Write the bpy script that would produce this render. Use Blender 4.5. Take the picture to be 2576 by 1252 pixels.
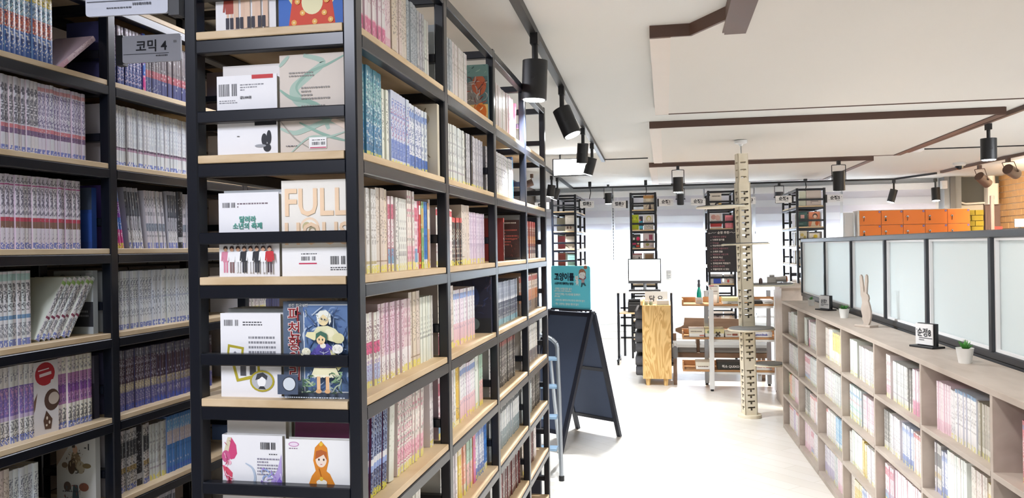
import bpy, bmesh, math, random
from mathutils import Matrix, Vector

# ---------------------------------------------------------------- scene, camera, world, lights
for o in list(bpy.data.objects):
    bpy.data.objects.remove(o)
SC = bpy.context.scene
COL = SC.collection
PI = math.pi
H_EYE = 1.42
cam_d = bpy.data.cameras.new('camera')
cam = bpy.data.objects.new('camera', cam_d)
COL.objects.link(cam)
cam_d.sensor_width = 36
cam_d.lens = 2050 / 2576 * 36
cam_d.shift_y = -2 / 2576
cam_d.clip_start = 0.05
PSI, ROLL = math.atan(385 / 2050), 0.015
Fw = Vector((-math.sin(PSI), math.cos(PSI), 0))
Rw = Vector((math.cos(PSI), math.sin(PSI), 0))
Uw = Vector((0, 0, 1))
ex = Rw * math.cos(ROLL) - Uw * math.sin(ROLL)
ey = Rw * math.sin(ROLL) + Uw * math.cos(ROLL)
ez = -Fw
cam.matrix_world = Matrix(((ex.x, ey.x, ez.x, 0), (ex.y, ey.y, ez.y, 0), (ex.z, ey.z, ez.z, H_EYE), (0, 0, 0, 1)))
SC.camera = cam

SC.view_settings.view_transform = 'Standard'
SC.view_settings.look = 'None'
SC.view_settings.gamma = 1
SC.view_settings.use_curve_mapping = False
SC.view_settings.exposure = 0.75
SC.cycles.max_bounces = 8
SC.cycles.diffuse_bounces = 4
SC.cycles.glossy_bounces = 3
SC.cycles.transmission_bounces = 4
SC.cycles.transparent_max_bounces = 12
SC.cycles.caustics_reflective = False
SC.cycles.caustics_refractive = False
SC.cycles.sample_clamp_indirect = 4

world = bpy.data.worlds.new('daylight')
SC.world = world
world.use_nodes = True
world.node_tree.nodes['Background'].inputs[0].default_value = (0.9, 0.95, 1.0, 1)
world.node_tree.nodes['Background'].inputs[1].default_value = 1.2


def area(name, loc, sx, sy, power, color, rot=(0, 0, 0)):
    d = bpy.data.lights.new(name, 'AREA')
    d.shape = 'RECTANGLE'
    d.size, d.size_y = sx, sy
    d.energy = power
    d.color = color
    o = bpy.data.objects.new(name, d)
    COL.objects.link(o)
    o.location = loc
    o.rotation_euler = rot
    return o


# daylight outside the window wall, unseen fill lamps added behind and beside the viewer
area('daylight_window', (0.9, 13.3, 1.1), 5.6, 1.5, 900, (0.95, 0.97, 1.0), (-PI / 2, 0, 0))
area('fill_behind', (-0.2, -0.6, 2.28), 1.2, 0.6, 10, (0.84, 0.93, 1.0))
area('fill_left_aisle', (-1.15, 0.1, 2.28), 0.3, 0.9, 24, (0.84, 0.87, 1.0))
area('ceiling_lamp_left_aisle_far', (-1.20, 2.9, 2.29), 0.2, 0.9, 8, (0.88, 0.9, 1.0))
area('fill_right', (2.2, 2.2, 2.27), 0.9, 0.9, 15, (1.0, 0.93, 0.84))
area('fill_aisle', (0.15, 2.2, 2.26), 0.15, 0.5, 13, (1.0, 0.97, 0.93), (0, math.radians(-20), 0))  # added above the frame to brighten the cabinet side of the aisle
area('fill_hall', (3.3, 5.6, 2.26), 0.7, 0.7, 62, (0.9, 0.94, 1.0))  # added out of view to brighten the frosted panes


# ---------------------------------------------------------------- helpers
def lin(h):
    h = h.lstrip('#')
    c = [int(h[i:i + 2], 16) / 255 for i in (0, 2, 4)]
    return tuple(x / 12.92 if x <= 0.04045 else ((x + 0.055) / 1.055) ** 2.4 for x in c)


MATS = {}


def mat(name, hexc, rough=0.5, metal=0.0, noise=0.0, scale=20, stretch=(1, 1, 1), emit=0.0, spec=0.5, bump=0.0, trans=0.0):
    m = bpy.data.materials.new(name)
    m.use_nodes = True
    nt = m.node_tree
    b = nt.nodes['Principled BSDF']
    c = (*lin(hexc), 1)
    b.inputs['Base Color'].default_value = c
    b.inputs['Roughness'].default_value = rough
    b.inputs['Metallic'].default_value = metal
    b.inputs['Specular IOR Level'].default_value = spec
    if trans:
        b.inputs['Transmission Weight'].default_value = trans
    if emit:
        b.inputs['Emission Color'].default_value = c
        b.inputs['Emission Strength'].default_value = emit
    if noise or bump:
        tc = nt.nodes.new('ShaderNodeTexCoord')
        mp = nt.nodes.new('ShaderNodeMapping')
        mp.inputs['Scale'].default_value = stretch
        n = nt.nodes.new('ShaderNodeTexNoise')
        n.inputs['Scale'].default_value = scale
        n.inputs['Detail'].default_value = 4
        nt.links.new(tc.outputs['Object'], mp.inputs[0])
        nt.links.new(mp.outputs[0], n.inputs['Vector'])
        if noise:
            mx = nt.nodes.new('ShaderNodeMix')
            mx.data_type = 'RGBA'
            mx.inputs[6].default_value = c
            mx.inputs[7].default_value = (*[x * (1 - noise) for x in c[:3]], 1)
            nt.links.new(n.outputs[0], mx.inputs[0])
            nt.links.new(mx.outputs[2], b.inputs['Base Color'])
        if bump:
            bp = nt.nodes.new('ShaderNodeBump')
            bp.inputs['Strength'].default_value = bump
            bp.inputs['Distance'].default_value = 0.002
            nt.links.new(n.outputs[0], bp.inputs['Height'])
            nt.links.new(bp.outputs[0], b.inputs['Normal'])
    MATS[name] = m
    return m


def wood(name, c1, c2, scale=6, stretch=(1, 8, 8), rough=0.5, rings=False):
    m = bpy.data.materials.new(name)
    m.use_nodes = True
    nt = m.node_tree
    b = nt.nodes['Principled BSDF']
    b.inputs['Roughness'].default_value = rough
    tc = nt.nodes.new('ShaderNodeTexCoord')
    mp = nt.nodes.new('ShaderNodeMapping')
    mp.inputs['Scale'].default_value = stretch
    nt.links.new(tc.outputs['Object'], mp.inputs[0])
    n = nt.nodes.new('ShaderNodeTexNoise')
    n.inputs['Scale'].default_value = scale
    n.inputs['Detail'].default_value = 3
    n.inputs['Distortion'].default_value = 0.6
    nt.links.new(mp.outputs[0], n.inputs['Vector'])
    src = n.outputs[0]
    if rings:
        ml = nt.nodes.new('ShaderNodeMath')
        ml.operation = 'MULTIPLY'
        ml.inputs[1].default_value = 22
        fr = nt.nodes.new('ShaderNodeMath')
        fr.operation = 'PINGPONG'
        fr.inputs[1].default_value = 1
        nt.links.new(src, ml.inputs[0])
        nt.links.new(ml.outputs[0], fr.inputs[0])
        src = fr.outputs[0]
    r = nt.nodes.new('ShaderNodeValToRGB')
    r.color_ramp.elements[0].position = 0.3
    r.color_ramp.elements[0].color = (*lin(c1), 1)
    r.color_ramp.elements[1].position = 0.75
    r.color_ramp.elements[1].color = (*lin(c2), 1)
    nt.links.new(src, r.inputs[0])
    nt.links.new(r.outputs[0], b.inputs['Base Color'])
    MATS[name] = m
    return m


def printed(name, rough=0.35):
    m = bpy.data.materials.new(name)
    m.use_nodes = True
    nt = m.node_tree
    b = nt.nodes['Principled BSDF']
    b.inputs['Roughness'].default_value = rough
    a = nt.nodes.new('ShaderNodeAttribute')
    a.attribute_name = 'Col'
    nt.links.new(a.outputs['Color'], b.inputs['Base Color'])
    MATS[name] = m
    return m


mat('black_steel', '#11151f', 0.3, 0.0, 0.2, 9, spec=0.5)
mat('black_plastic', '#16171b', 0.45)
mat('grey_steel', '#53555a', 0.35, 0.3)
mat('chrome', '#c9cccf', 0.2, 0.9)
mat('aluminium', '#a9b0b8', 0.32, 0.7)
mat('white_paint', '#eeeeee', 0.5)
mat('white_plastic', '#f2f2f3', 0.35)
mat('wall_white', '#ececea', 0.8)
mat('ceiling_paint', '#dcdbd8', 0.85, 0, 0.04, 1.2)
mat('panel_paint', '#d6d1cb', 0.85, 0, 0.04, 1.0)
mat('ceiling_brown', '#5a4238', 0.5, 0, 0.15, 6)
mat('ceiling_trim', '#d8cdc4', 0.6, 0, 0.05, 6)
mat('grey_wall', '#8a8d90', 0.7)
mat('dark_wall', '#4a4e50', 0.6)
mat('mauve', '#7d6b6b', 0.6)
mat('paper', '#d8d2c2', 0.9, 0, 0.15, 60, (1, 40, 1))
mat('paper_white', '#f4f3f0', 0.8)
mat('ink', '#20222a', 0.6)
mat('grey_ink', '#777a80', 0.6)
mat('mint_print', '#f4fbfa', 0.6)
wood('pine', '#d9c2a0', '#c0a47c', 5, (2, 1, 6))
wood('pine_pale', '#e2cfae', '#cbb088', 5, (2, 1, 6))
wood('greige_board', '#bdb0a5', '#aa9c90', 4, (3, 1, 3))
wood('ash_grain', '#e0bd80', '#c49a5a', 1.5, (6, 6, 1.3), 0.5, True)
wood('shelf_oak', '#b98d62', '#a2744a', 5, (1, 5, 5))
wood('birch_ply', '#f6ecd8', '#ecdfc4', 3, (3, 3, 1))
wood('walnut_bench', '#7a6353', '#65503f', 4, (1, 4, 4))
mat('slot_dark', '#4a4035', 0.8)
mat('felt_grey', '#a2a3a5', 0.95, 0, 0.25, 90)
mat('cushion_grey', '#6f7275', 0.7, 0, 0.1, 12)
mat('blanket', '#55555a', 0.95, 0, 0.35, 40, bump=0.6)
mat('chalkboard', '#4a566f', 0.75, 0, 0.2, 4)
mat('chalkboard_black', '#2a2a30', 0.8)
mat('board_frame', '#1e2230', 0.5)
mat('locker_orange', '#ea7f22', 0.38, 0, 0.05, 5)
mat('locker_side', '#e8dccf', 0.5)
mat('badge_violet', '#5a4a9a', 0.4)
mat('leaf', '#4b9a3c', 0.5, 0, 0.3, 30)
mat('leaf_dark', '#3d7a3f', 0.5, 0, 0.3, 30)
mat('pot_white', '#f1f1ee', 0.4)
mat('soil', '#4a3b30', 0.9)
mat('teal_liquid', '#15b79f', 0.2, trans=0.3)
mat('blue_plastic', '#4a7fb5', 0.4)
mat('screen_glow', '#f4fffa', 0.3, emit=1.6)
mat('lamp_glow', '#ffffff', 0.3, emit=30)
mat('sign_glow', '#ffffff', 0.3, emit=14)
mat('sign_white_dimmed', '#b9bdca', 0.45)  # white sign plate with the dim light put into its colour
mat('partition_dark', '#2c2f35', 0.4)
mat('ladder_blue', '#86a3be', 0.4)
mat('wall_brick', '#6a5a4c', 0.8, 0, 0.3, 14, bump=0.5)
mat('mortar', '#4f453c', 0.9)
mat('brick_tan', '#d2a878', 0.6, 0, 0.3, 10, bump=0.3)
mat('tile_yellow_lit', '#c8b740', 0.5, 0, 0.25, 12, bump=0.3)  # tile patch with yellow lamp light put into its colour
mat('red_card', '#c8302e', 0.5)
mat('lens_glass', '#20242c', 0.08)
mat('camera_silver', '#c2bdb8', 0.35, 0.4)
mat('cable', '#1b1b1e', 0.6)
printed('print_gloss', 0.33)
printed('print_matte', 0.6)

# floor: cream boards laid in a faint herringbone
fm = mat('floor_cream', '#efeae2', 0.34)
nt = fm.node_tree
b = nt.nodes['Principled BSDF']
tc = nt.nodes.new('ShaderNodeTexCoord')
mp = nt.nodes.new('ShaderNodeMapping')
mp.inputs['Rotation'].default_value = (0, 0, PI / 4)
br = nt.nodes.new('ShaderNodeTexBrick')
br.inputs['Color1'].default_value = (*lin('#f3eee7'), 1)
br.inputs['Color2'].default_value = (*lin('#eee8df'), 1)
br.inputs['Mortar'].default_value = (*lin('#e4ddd2'), 1)
br.inputs['Scale'].default_value = 1.0
br.inputs['Mortar Size'].default_value = 0.003
br.inputs['Brick Width'].default_value = 0.6
br.inputs['Row Height'].default_value = 0.12
nt.links.new(tc.outputs['Object'], mp.inputs[0])
nt.links.new(mp.outputs[0], br.inputs['Vector'])
nt.links.new(br.outputs['Color'], b.inputs['Base Color'])


def mix_mat(name, parts):
    m = bpy.data.materials.new(name)
    m.use_nodes = True
    nt = m.node_tree
    nt.nodes.remove(nt.nodes['Principled BSDF'])
    out = nt.nodes['Material Output']
    prev, acc = None, 0
    for kind, w, c, rough in parts:
        n = nt.nodes.new(kind)
        n.inputs['Color'].default_value = (*lin(c), 1)
        if 'Roughness' in n.inputs:
            n.inputs['Roughness'].default_value = rough
        if 'IOR' in n.inputs:
            n.inputs['IOR'].default_value = 1.02
        if prev is None:
            prev, acc = n.outputs[0], w
        else:
            x = nt.nodes.new('ShaderNodeMixShader')
            acc += w
            x.inputs[0].default_value = w / acc
            nt.links.new(prev, x.inputs[1])
            nt.links.new(n.outputs[0], x.inputs[2])
            prev = x.outputs[0]
    nt.links.new(prev, out.inputs[0])
    MATS[name] = m


mix_mat('blind_opaque', [('ShaderNodeBsdfDiffuse', 0.6, '#e6e4ea', 1), ('ShaderNodeBsdfTranslucent', 0.4, '#f4f4f8', 1)])
mix_mat('blind_sheer', [('ShaderNodeBsdfDiffuse', 0.4, '#f2f2f6', 1), ('ShaderNodeBsdfTranslucent', 0.6, '#ffffff', 1)])
mix_mat('window_glass', [('ShaderNodeBsdfTransparent', 0.94, '#f4fbff', 1), ('ShaderNodeBsdfGlossy', 0.06, '#ffffff', 0.05)])
mix_mat('frosted_glass', [('ShaderNodeBsdfDiffuse', 0.3, '#eef3f4', 1), ('ShaderNodeBsdfTranslucent', 0.5, '#f2f9fb', 1), ('ShaderNodeBsdfRefraction', 0.2, '#f0f8fa', 0.4)])
mix_mat('clear_plastic', [('ShaderNodeBsdfTransparent', 0.6, '#ffffff', 1), ('ShaderNodeBsdfDiffuse', 0.3, '#ffffff', 1), ('ShaderNodeBsdfGlossy', 0.1, '#ffffff', 0.1)])

WM = {}


def link(o, parent=None):
    COL.objects.link(o)
    if parent is not None:
        o.parent = parent
    return o


def tag(o, label=None, cat=None, group=None, kind=None):
    if label:
        o['label'] = label
    if cat:
        o['category'] = cat
    if group:
        o['group'] = group
    if kind:
        o['kind'] = kind
    return o


def thing(name, label, cat, loc=(0, 0, 0), rz=0.0, group=None):
    o = bpy.data.objects.new(name, None)
    o.empty_display_size = 0.05
    COL.objects.link(o)
    m = Matrix.Translation(loc) @ Matrix.Rotation(rz, 4, 'Z')
    o.location = loc
    o.rotation_euler = (0, 0, rz)
    WM[o.name] = m
    return tag(o, label, cat, group)


class MB:
    """collects faces (with a material slot and a flat colour each) and links them as ONE mesh object"""

    def __init__(s):
        s.v, s.f, s.m, s.c = [], [], [], []

    def face(s, pts, mi=0, col=None):
        n = len(s.v)
        s.v.extend(tuple(p) for p in pts)
        s.f.append(tuple(range(n, n + len(pts))))
        s.m.append(mi)
        s.c.append(col)

    def idx(s, pts, faces, mi=0, col=None):
        n = len(s.v)
        s.v.extend(tuple(p) for p in pts)
        for f in faces:
            s.f.append(tuple(n + i for i in f))
            s.m.append(mi)
            s.c.append(col)

    def box(s, x0, x1, y0, y1, z0, z1, mi=0, col=None, T=None):
        p = [Vector(q) for q in ((x0, y0, z0), (x1, y0, z0), (x1, y1, z0), (x0, y1, z0), (x0, y0, z1), (x1, y0, z1), (x1, y1, z1), (x0, y1, z1))]
        if T is not None:
            p = [T @ q for q in p]
        s.idx(p, [(0, 3, 2, 1), (4, 5, 6, 7), (0, 1, 5, 4), (1, 2, 6, 5), (2, 3, 7, 6), (3, 0, 4, 7)], mi, col)
        return s

    def bar(s, x0, x1, y0, y1, z0, z1, ax, bv=0.003, mi=0, T=None):
        """box with its four long edges (along axis ax) chamfered"""
        lo, hi = [x0, y0, z0], [x1, y1, z1]
        a, b2 = [i for i in range(3) if i != ax]
        A0, A1, B0, B1 = lo[a], hi[a], lo[b2], hi[b2]
        ring = [(A0 + bv, B0), (A1 - bv, B0), (A1, B0 + bv), (A1, B1 - bv), (A1 - bv, B1), (A0 + bv, B1), (A0, B1 - bv), (A0, B0 + bv)]
        pts = []
        for e in (lo[ax], hi[ax]):
            for q in ring:
                p = [0, 0, 0]
                p[ax], p[a], p[b2] = e, q[0], q[1]
                p = Vector(p)
                pts.append(T @ p if T is not None else p)
        fl = [(i, (i + 1) % 8, 8 + (i + 1) % 8, 8 + i) for i in range(8)] + [tuple(range(7, -1, -1)), tuple(range(8, 16))]
        if ax == 1:
            fl = [tuple(reversed(f)) for f in fl]
        s.idx(pts, fl, mi)
        return s

    def rod(s, p0, p1, r0, r1=None, n=12, mi=0, caps=True):
        r1 = r0 if r1 is None else r1
        p0, p1 = Vector(p0), Vector(p1)
        d = (p1 - p0).normalized()
        u = d.orthogonal().normalized()
        w = d.cross(u)
        pts = []
        for p, r in ((p0, r0), (p1, r1)):
            for i in range(n):
                a = 2 * PI * i / n
                pts.append(p + u * math.cos(a) * r + w * math.sin(a) * r)
        fl = [(i, (i + 1) % n, n + (i + 1) % n, n + i) for i in range(n)]
        if caps:
            fl += [tuple(range(n - 1, -1, -1)), tuple(range(n, 2 * n))]
        s.idx(pts, fl, mi)
        return s

    def beam(s, p0, p1, w, d, side=(0, 0, 1), mi=0):
        """rectangular bar between two points; w across `side`, d along it"""
        p0, p1 = Vector(p0), Vector(p1)
        ax = (p1 - p0).normalized()
        sd = Vector(side)
        sd = (sd - ax * sd.dot(ax)).normalized()
        u = ax.cross(sd)
        pts = [p + u * a * w / 2 + sd * b2 * d / 2 for p in (p0, p1) for a, b2 in ((-1, -1), (1, -1), (1, 1), (-1, 1))]
        s.idx(pts, [(3, 2, 1, 0), (4, 5, 6, 7), (0, 1, 5, 4), (1, 2, 6, 5), (2, 3, 7, 6), (3, 0, 4, 7)], mi)
        return s

    def tube(s, pts, r, n=8, mi=0):
        for a, b2 in zip(pts, pts[1:]):
            s.rod(a, b2, r, r, n, mi)
        return s

    def lathe(s, prof, c=(0, 0, 0), n=20, mi=0):
        pts = []
        for r, z in prof:
            for i in range(n):
                a = 2 * PI * i / n
                pts.append((c[0] + r * math.cos(a), c[1] + r * math.sin(a), c[2] + z))
        fl = []
        for k in range(len(prof) - 1):
            for i in range(n):
                j = (i + 1) % n
                fl.append((k * n + i, k * n + j, (k + 1) * n + j, (k + 1) * n + i))
        fl.append(tuple(range(n - 1, -1, -1)))
        fl.append(tuple(range((len(prof) - 1) * n, len(prof) * n)))
        s.idx(pts, fl, mi)
        return s

    def prism(s, poly, T, t, mi=0, col=None):
        """extrude a 2-D outline (in T's xy plane) by t along T's z"""
        n = len(poly)
        pts = [T @ Vector((x, y, 0)) for x, y in poly] + [T @ Vector((x, y, t)) for x, y in poly]
        fl = [tuple(range(n - 1, -1, -1)), tuple(range(n, 2 * n))] + [(i, (i + 1) % n, n + (i + 1) % n, n + i) for i in range(n)]
        s.idx(pts, fl, mi, col)
        return s

    def mesh(s, name, mats, M=None):
        me = bpy.data.meshes.new(name)
        vs = [M @ Vector(p) for p in s.v] if M is not None else s.v
        me.from_pydata([tuple(p) for p in vs], [], s.f)
        for m in mats:
            me.materials.append(MATS[m])
        me.polygons.foreach_set('material_index', s.m)
        if any(c is not None for c in s.c):
            at = me.color_attributes.new('Col', 'FLOAT_COLOR', 'CORNER')
            buf = []
            for f, c in zip(s.f, s.c):
                buf.extend((*(c or (0.8, 0.8, 0.8)), 1.0) * len(f))
            at.data.foreach_set('color', buf)
        me.update()
        return me

    def build(s, name, mats, parent=None, smooth=False, local=False, kind=None):
        if isinstance(mats, str):
            mats = [mats]
        inv = None
        if parent is not None and not local:
            inv = WM[parent.name].inverted()
        me = s.mesh(name, mats, inv)
        if smooth:
            me.polygons.foreach_set('use_smooth', [True] * len(me.polygons))
            try:
                me.set_sharp_from_angle(angle=0.7)
            except Exception:
                pass
        o = bpy.data.objects.new(name, me)
        link(o, parent)
        WM[o.name] = WM[parent.name] if parent is not None else Matrix.Identity(4)
        if kind:
            o['kind'] = kind
        return o


def frame(o, xa, ya):
    """matrix with origin o, x axis xa, y axis ya and z the outward normal"""
    xa, ya = Vector(xa).normalized(), Vector(ya).normalized()
    za = xa.cross(ya)
    return Matrix(((xa.x, ya.x, za.x, o[0]), (xa.y, ya.y, za.y, o[1]), (xa.z, ya.z, za.z, o[2]), (0, 0, 0, 1)))


def face_y(x, y, z):     # facing the viewer (-Y)
    return frame((x, y, z), (1, 0, 0), (0, 0, 1))


def face_px(x, y, z):    # facing +X
    return frame((x, y, z), (0, 1, 0), (0, 0, 1))


FONT = bpy.data.fonts.load('<builtin>')


def text(parent, s, size, M, m, align='LEFT', sx=1.0, bold=0.0, name='lettering'):
    c = bpy.data.curves.new(name, 'FONT')
    c.body = s
    c.font = FONT
    c.size = size
    c.align_x = align
    c.resolution_u = 2
    c.offset = bold
    c.extrude = 0.0004
    c.materials.append(MATS[m])
    o = bpy.data.objects.new(name, c)
    W = WM[parent.name]
    o.matrix_local = W.inverted() @ M @ Matrix.Diagonal((sx, 1, 1, 1))
    link(o, parent)
    WM[o.name] = M
    return o


def art(parent, M, shapes, m='print_matte', name='print', lift=0.0006):
    """flat print on a cover: ('r',x0,y0,x1,y1,col) ('e',cx,cy,rx,ry,col) ('p',pts,col) ('l',pts,w,col) ('b',x,y,w,h) bar code"""
    mb = MB()
    z = lift
    for sh in shapes:
        k = sh[0]
        z += 0.00012
        P = lambda x, y: M @ Vector((x, y, z))
        if k == 'r':
            _, x0, y0, x1, y1, c = sh
            mb.face([P(x0, y0), P(x1, y0), P(x1, y1), P(x0, y1)], 0, lin(c))
        elif k == 'e':
            _, cx, cy, rx, ry, c = sh
            mb.face([P(cx + rx * math.cos(i * PI / 10), cy + ry * math.sin(i * PI / 10)) for i in range(20)], 0, lin(c))
        elif k == 'p':
            mb.face([P(x, y) for x, y in sh[1]], 0, lin(sh[2]))
        elif k == 'l':
            _, pts, w, c = sh
            for (ax, ay), (bx, by) in zip(pts, pts[1:]):
                d = math.hypot(bx - ax, by - ay) or 1
                nx, ny = -(by - ay) / d * w / 2, (bx - ax) / d * w / 2
                mb.face([P(ax - nx, ay - ny), P(bx - nx, by - ny), P(bx + nx, by + ny), P(ax + nx, ay + ny)], 0, lin(c))
        elif k == 's':      # smooth stroke through the points, tapering at its ends
            _, pts, w, c = sh
            q = [pts[0]] + list(pts) + [pts[-1]]
            cv = []
            for i in range(1, len(q) - 2):
                for j in range(8):
                    u = j / 8
                    cv.append(tuple(0.5 * (2 * q[i][d] + (q[i + 1][d] - q[i - 1][d]) * u + (2 * q[i - 1][d] - 5 * q[i][d] + 4 * q[i + 1][d] - q[i + 2][d]) * u * u + (3 * q[i][d] - q[i - 1][d] - 3 * q[i + 1][d] + q[i + 2][d]) * u ** 3) for d in (0, 1)))
            cv.append(pts[-1])
            L, Rr = [], []
            for i, (ax, ay) in enumerate(cv):
                bx, by = cv[min(i + 1, len(cv) - 1)]
                px_, py_ = cv[max(i - 1, 0)]
                d = math.hypot(bx - px_, by - py_) or 1
                ww = w / 2 * (0.35 + 0.65 * math.sin(PI * (i + 0.5) / len(cv)))
                nx, ny = -(by - py_) / d * ww, (bx - px_) / d * ww
                L.append((ax + nx, ay + ny))
                Rr.append((ax - nx, ay - ny))
            for i in range(len(cv) - 1):
                mb.face([P(*Rr[i]), P(*Rr[i + 1]), P(*L[i + 1]), P(*L[i])], 0, lin(c))
        elif k == 'b':
            _, x, y, w, h = sh
            rr = random.Random(int((x + y) * 1e5))
            q = x
            while q < x + w - 0.0006:
                bw = rr.choice((0.0006, 0.001, 0.0014))
                if q + bw > x + w * 0.62 and q < x + w * 0.68:
                    q += 0.002
                    continue
                mb.face([P(q, y), P(q + bw, y), P(q + bw, y + h), P(q, y + h)], 0, (0.02, 0.02, 0.03))
                q += bw + rr.choice((0.0006, 0.001))
        elif k == 't':      # block of illegible small print: x, y, w, lines, pitch, colour
            _, x, y, w, n, pt, c = sh
            rr = random.Random(int((x - y) * 1e5))
            for i in range(n):
                q = x
                while q < x + w:
                    ww = rr.uniform(0.002, 0.006)
                    mb.face([P(q, y - i * pt), P(q + ww, y - i * pt), P(q + ww, y - i * pt + pt * 0.45), P(q, y - i * pt + pt * 0.45)], 0, lin(c))
                    q += ww + 0.0015
                    if rr.random() < 0.06 and i:
                        break
    return mb.build(name, m, parent)


_U = 'first second third fourth fifth sixth seventh eighth ninth'.split()
def scribble(x0, y0, x1, y1, n, cols, seed, w=0.0016, L=0.014):
    """short brush strokes that break up a printed picture"""
    rr = random.Random(seed)
    out = []
    for _ in range(n):
        x, y, a, q = rr.uniform(x0, x1), rr.uniform(y0, y1), rr.uniform(0, 6.3), rr.uniform(0.4, 1) * L
        pts = []
        for k in range(3):
            pts.append((min(x1, max(x0, x)), min(y1, max(y0, y))))
            x, y, a = x + math.cos(a) * q / 2, y + math.sin(a) * q / 2, a + rr.uniform(-0.8, 0.8)
        out.append(('s', pts, rr.uniform(0.5, 1.4) * w, rr.choice(cols)))
    return out


ORD = _U + 'tenth eleventh twelfth thirteenth fourteenth fifteenth sixteenth seventeenth eighteenth nineteenth'.split()
for a, b in (('twent', 'twenty'), ('thirt', 'thirty'), ('fort', 'forty'), ('fift', 'fifty')):
    ORD += [a + 'ieth'] + [b + '-' + u for u in _U]

# ---------------------------------------------------------------- the room
XL, XR, YB, YF, ZC, ZP = -1.98, 4.65, -2.5, 12.6, 2.33, 2.28
tag(MB().box(XL - 0.1, XR + 0.1, YB - 0.1, YF + 0.2, -0.1, 0).build('floor', 'floor_cream'), kind='structure')
ceil = tag(MB().box(XL - 0.1, XR + 0.1, YB - 0.1, YF + 0.2, ZC, ZC + 0.1).build('ceiling', 'ceiling_paint'), kind='structure')
wl = tag(MB().box(XL - 0.1, XL, YB, YF, 0, ZC).build('wall_left', 'mortar'), kind='structure')
wr = tag(MB().box(XR, XR + 0.1, YB, YF, 0, ZC).build('wall_right', 'wall_white'), kind='structure')
tag(MB().box(XL, XR, YB - 0.1, YB, 0, ZC).build('wall_back', 'wall_white'), kind='structure')

# window wall: plinth, head, piers; openings hold frames with panes; zebra blinds hang in front
WX = [(-1.85, -0.80), (-0.74, 0.56), (0.62, 1.27), (1.32, 2.50), (2.56, 3.78)]
wf = MB()
wf.box(XL, XR, YF, YF + 0.15, 0, 0.36)
wf.box(XL, XR, YF, YF + 0.15, 1.62, ZC)  # head lowered, unseen behind the blinds, to dim their upper bands
xs = [XL] + [x for a in WX for x in a] + [XR]
for i in range(0, len(xs), 2):
    wf.box(xs[i], xs[i + 1], YF, YF + 0.15, 0.36, 1.62)
wfar = tag(wf.build('wall_far', 'wall_white'), kind='structure')
for z in (0.02, 0.13, 0.25):
    MB().box(XL, 3.88, YF - 0.012, YF, z, z + 0.085).build('plinth_panel', 'wall_white', wfar)
tag(MB().box(XL, 3.88, YF - 0.05, YF, 0.345, 0.37).build('trim_1', 'white_paint'), kind='structure')
for i, (a, b2) in enumerate(WX):
    w = MB()
    w.box(a, a + 0.04, YF + 0.03, YF + 0.09, 0.36, 1.62).box(b2 - 0.04, b2, YF + 0.03, YF + 0.09, 0.36, 1.62)
    w.box(a, b2, YF + 0.03, YF + 0.09, 0.36, 0.40).box(a, b2, YF + 0.03, YF + 0.09, 1.58, 1.62)
    mid = (a + b2) / 2
    w.box(mid - 0.02, mid + 0.02, YF + 0.03, YF + 0.09, 0.40, 1.58)
    wo = tag(w.build('window_%d' % (i + 1), 'white_paint'), kind='structure')
    for p, q in ((a + 0.04, mid - 0.02), (mid + 0.02, b2 - 0.04)):
        MB().box(p, q, YF + 0.055, YF + 0.061, 0.40, 1.58).build('pane', 'window_glass', wo)
BL = [(-1.95, -0.785, 'white zebra blind at the far end of the aisle beside the dark shelving'), (-0.755, 0.575, 'white zebra blind behind the monitor desk'),
      (0.595, 1.29, 'white zebra blind behind the slotted climbing pole'), (1.31, 2.515, 'white zebra blind behind the tall shelf near the glass partition'),
      (2.535, 3.80, 'wide white zebra blind above the orange lockers')]
for i, (a, b2, lab) in enumerate(BL):
    t = thing('zebra_blind', lab, 'blind', (a, YF - 0.1, 0.4), 0, 'zebra blinds on the window wall')
    MB().box(a, b2, YF - 0.14, YF - 0.05, 2.17, 2.26).build('headrail', 'white_plastic', t)
    k, z = 0, 2.17
    while z > 0.42:
        y = YF - (0.1 if k % 2 else 0.094)
        MB().box(a + 0.01, b2 - 0.01, y, y + 0.003, z - 0.1, z).build('fabric_band', 'blind_sheer' if k % 2 else 'blind_opaque', t)
        z -= 0.1
        k += 1
    MB().box(a + 0.01, b2 - 0.01, YF - 0.11, YF - 0.09, z - 0.03, z).build('bottom_rail', 'white_plastic', t)
    if i == 0:
        c = MB()
        for q in range(22):
            c.rod((b2 + 0.015, YF - 0.13, 2.2 - q * 0.045), (b2 + 0.015, YF - 0.13, 2.2 - q * 0.045 - 0.038), 0.006, n=6)
        c.build('pull_chain', 'cable', t)

# corner at the far right: grey pier, dark panel, door, tiled patches
tag(MB().box(3.86, 4.08, YF - 0.25, YF, 0, ZC).build('wall_pier', 'grey_wall'), kind='structure')
tag(MB().box(3.93, 4.0, YF - 0.27, YF - 0.25, 0, ZC).build('trim_2', 'grey_steel'), kind='structure')
tag(MB().box(4.08, XR, YF - 0.05, YF, 1.95, ZC).build('trim_3', 'dark_wall'), kind='structure')
pipe = MB()
pipe.tube([(4.09, YF - 0.1, 2.33), (4.09, YF - 0.1, 2.03), (4.12, YF - 0.1, 1.97), (4.18, YF - 0.1, 1.95), (4.47, YF - 0.1, 1.96)], 0.014)
tag(pipe.build('conduit_pipe', 'white_plastic', None, True), 'white conduit pipe bent round the dark panel by the lockers', 'pipe')
tag(MB().box(4.10, 4.42, YF - 0.06, YF - 0.02, 1.40, 1.86).build('trim_4', 'mortar'), kind='structure')
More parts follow.
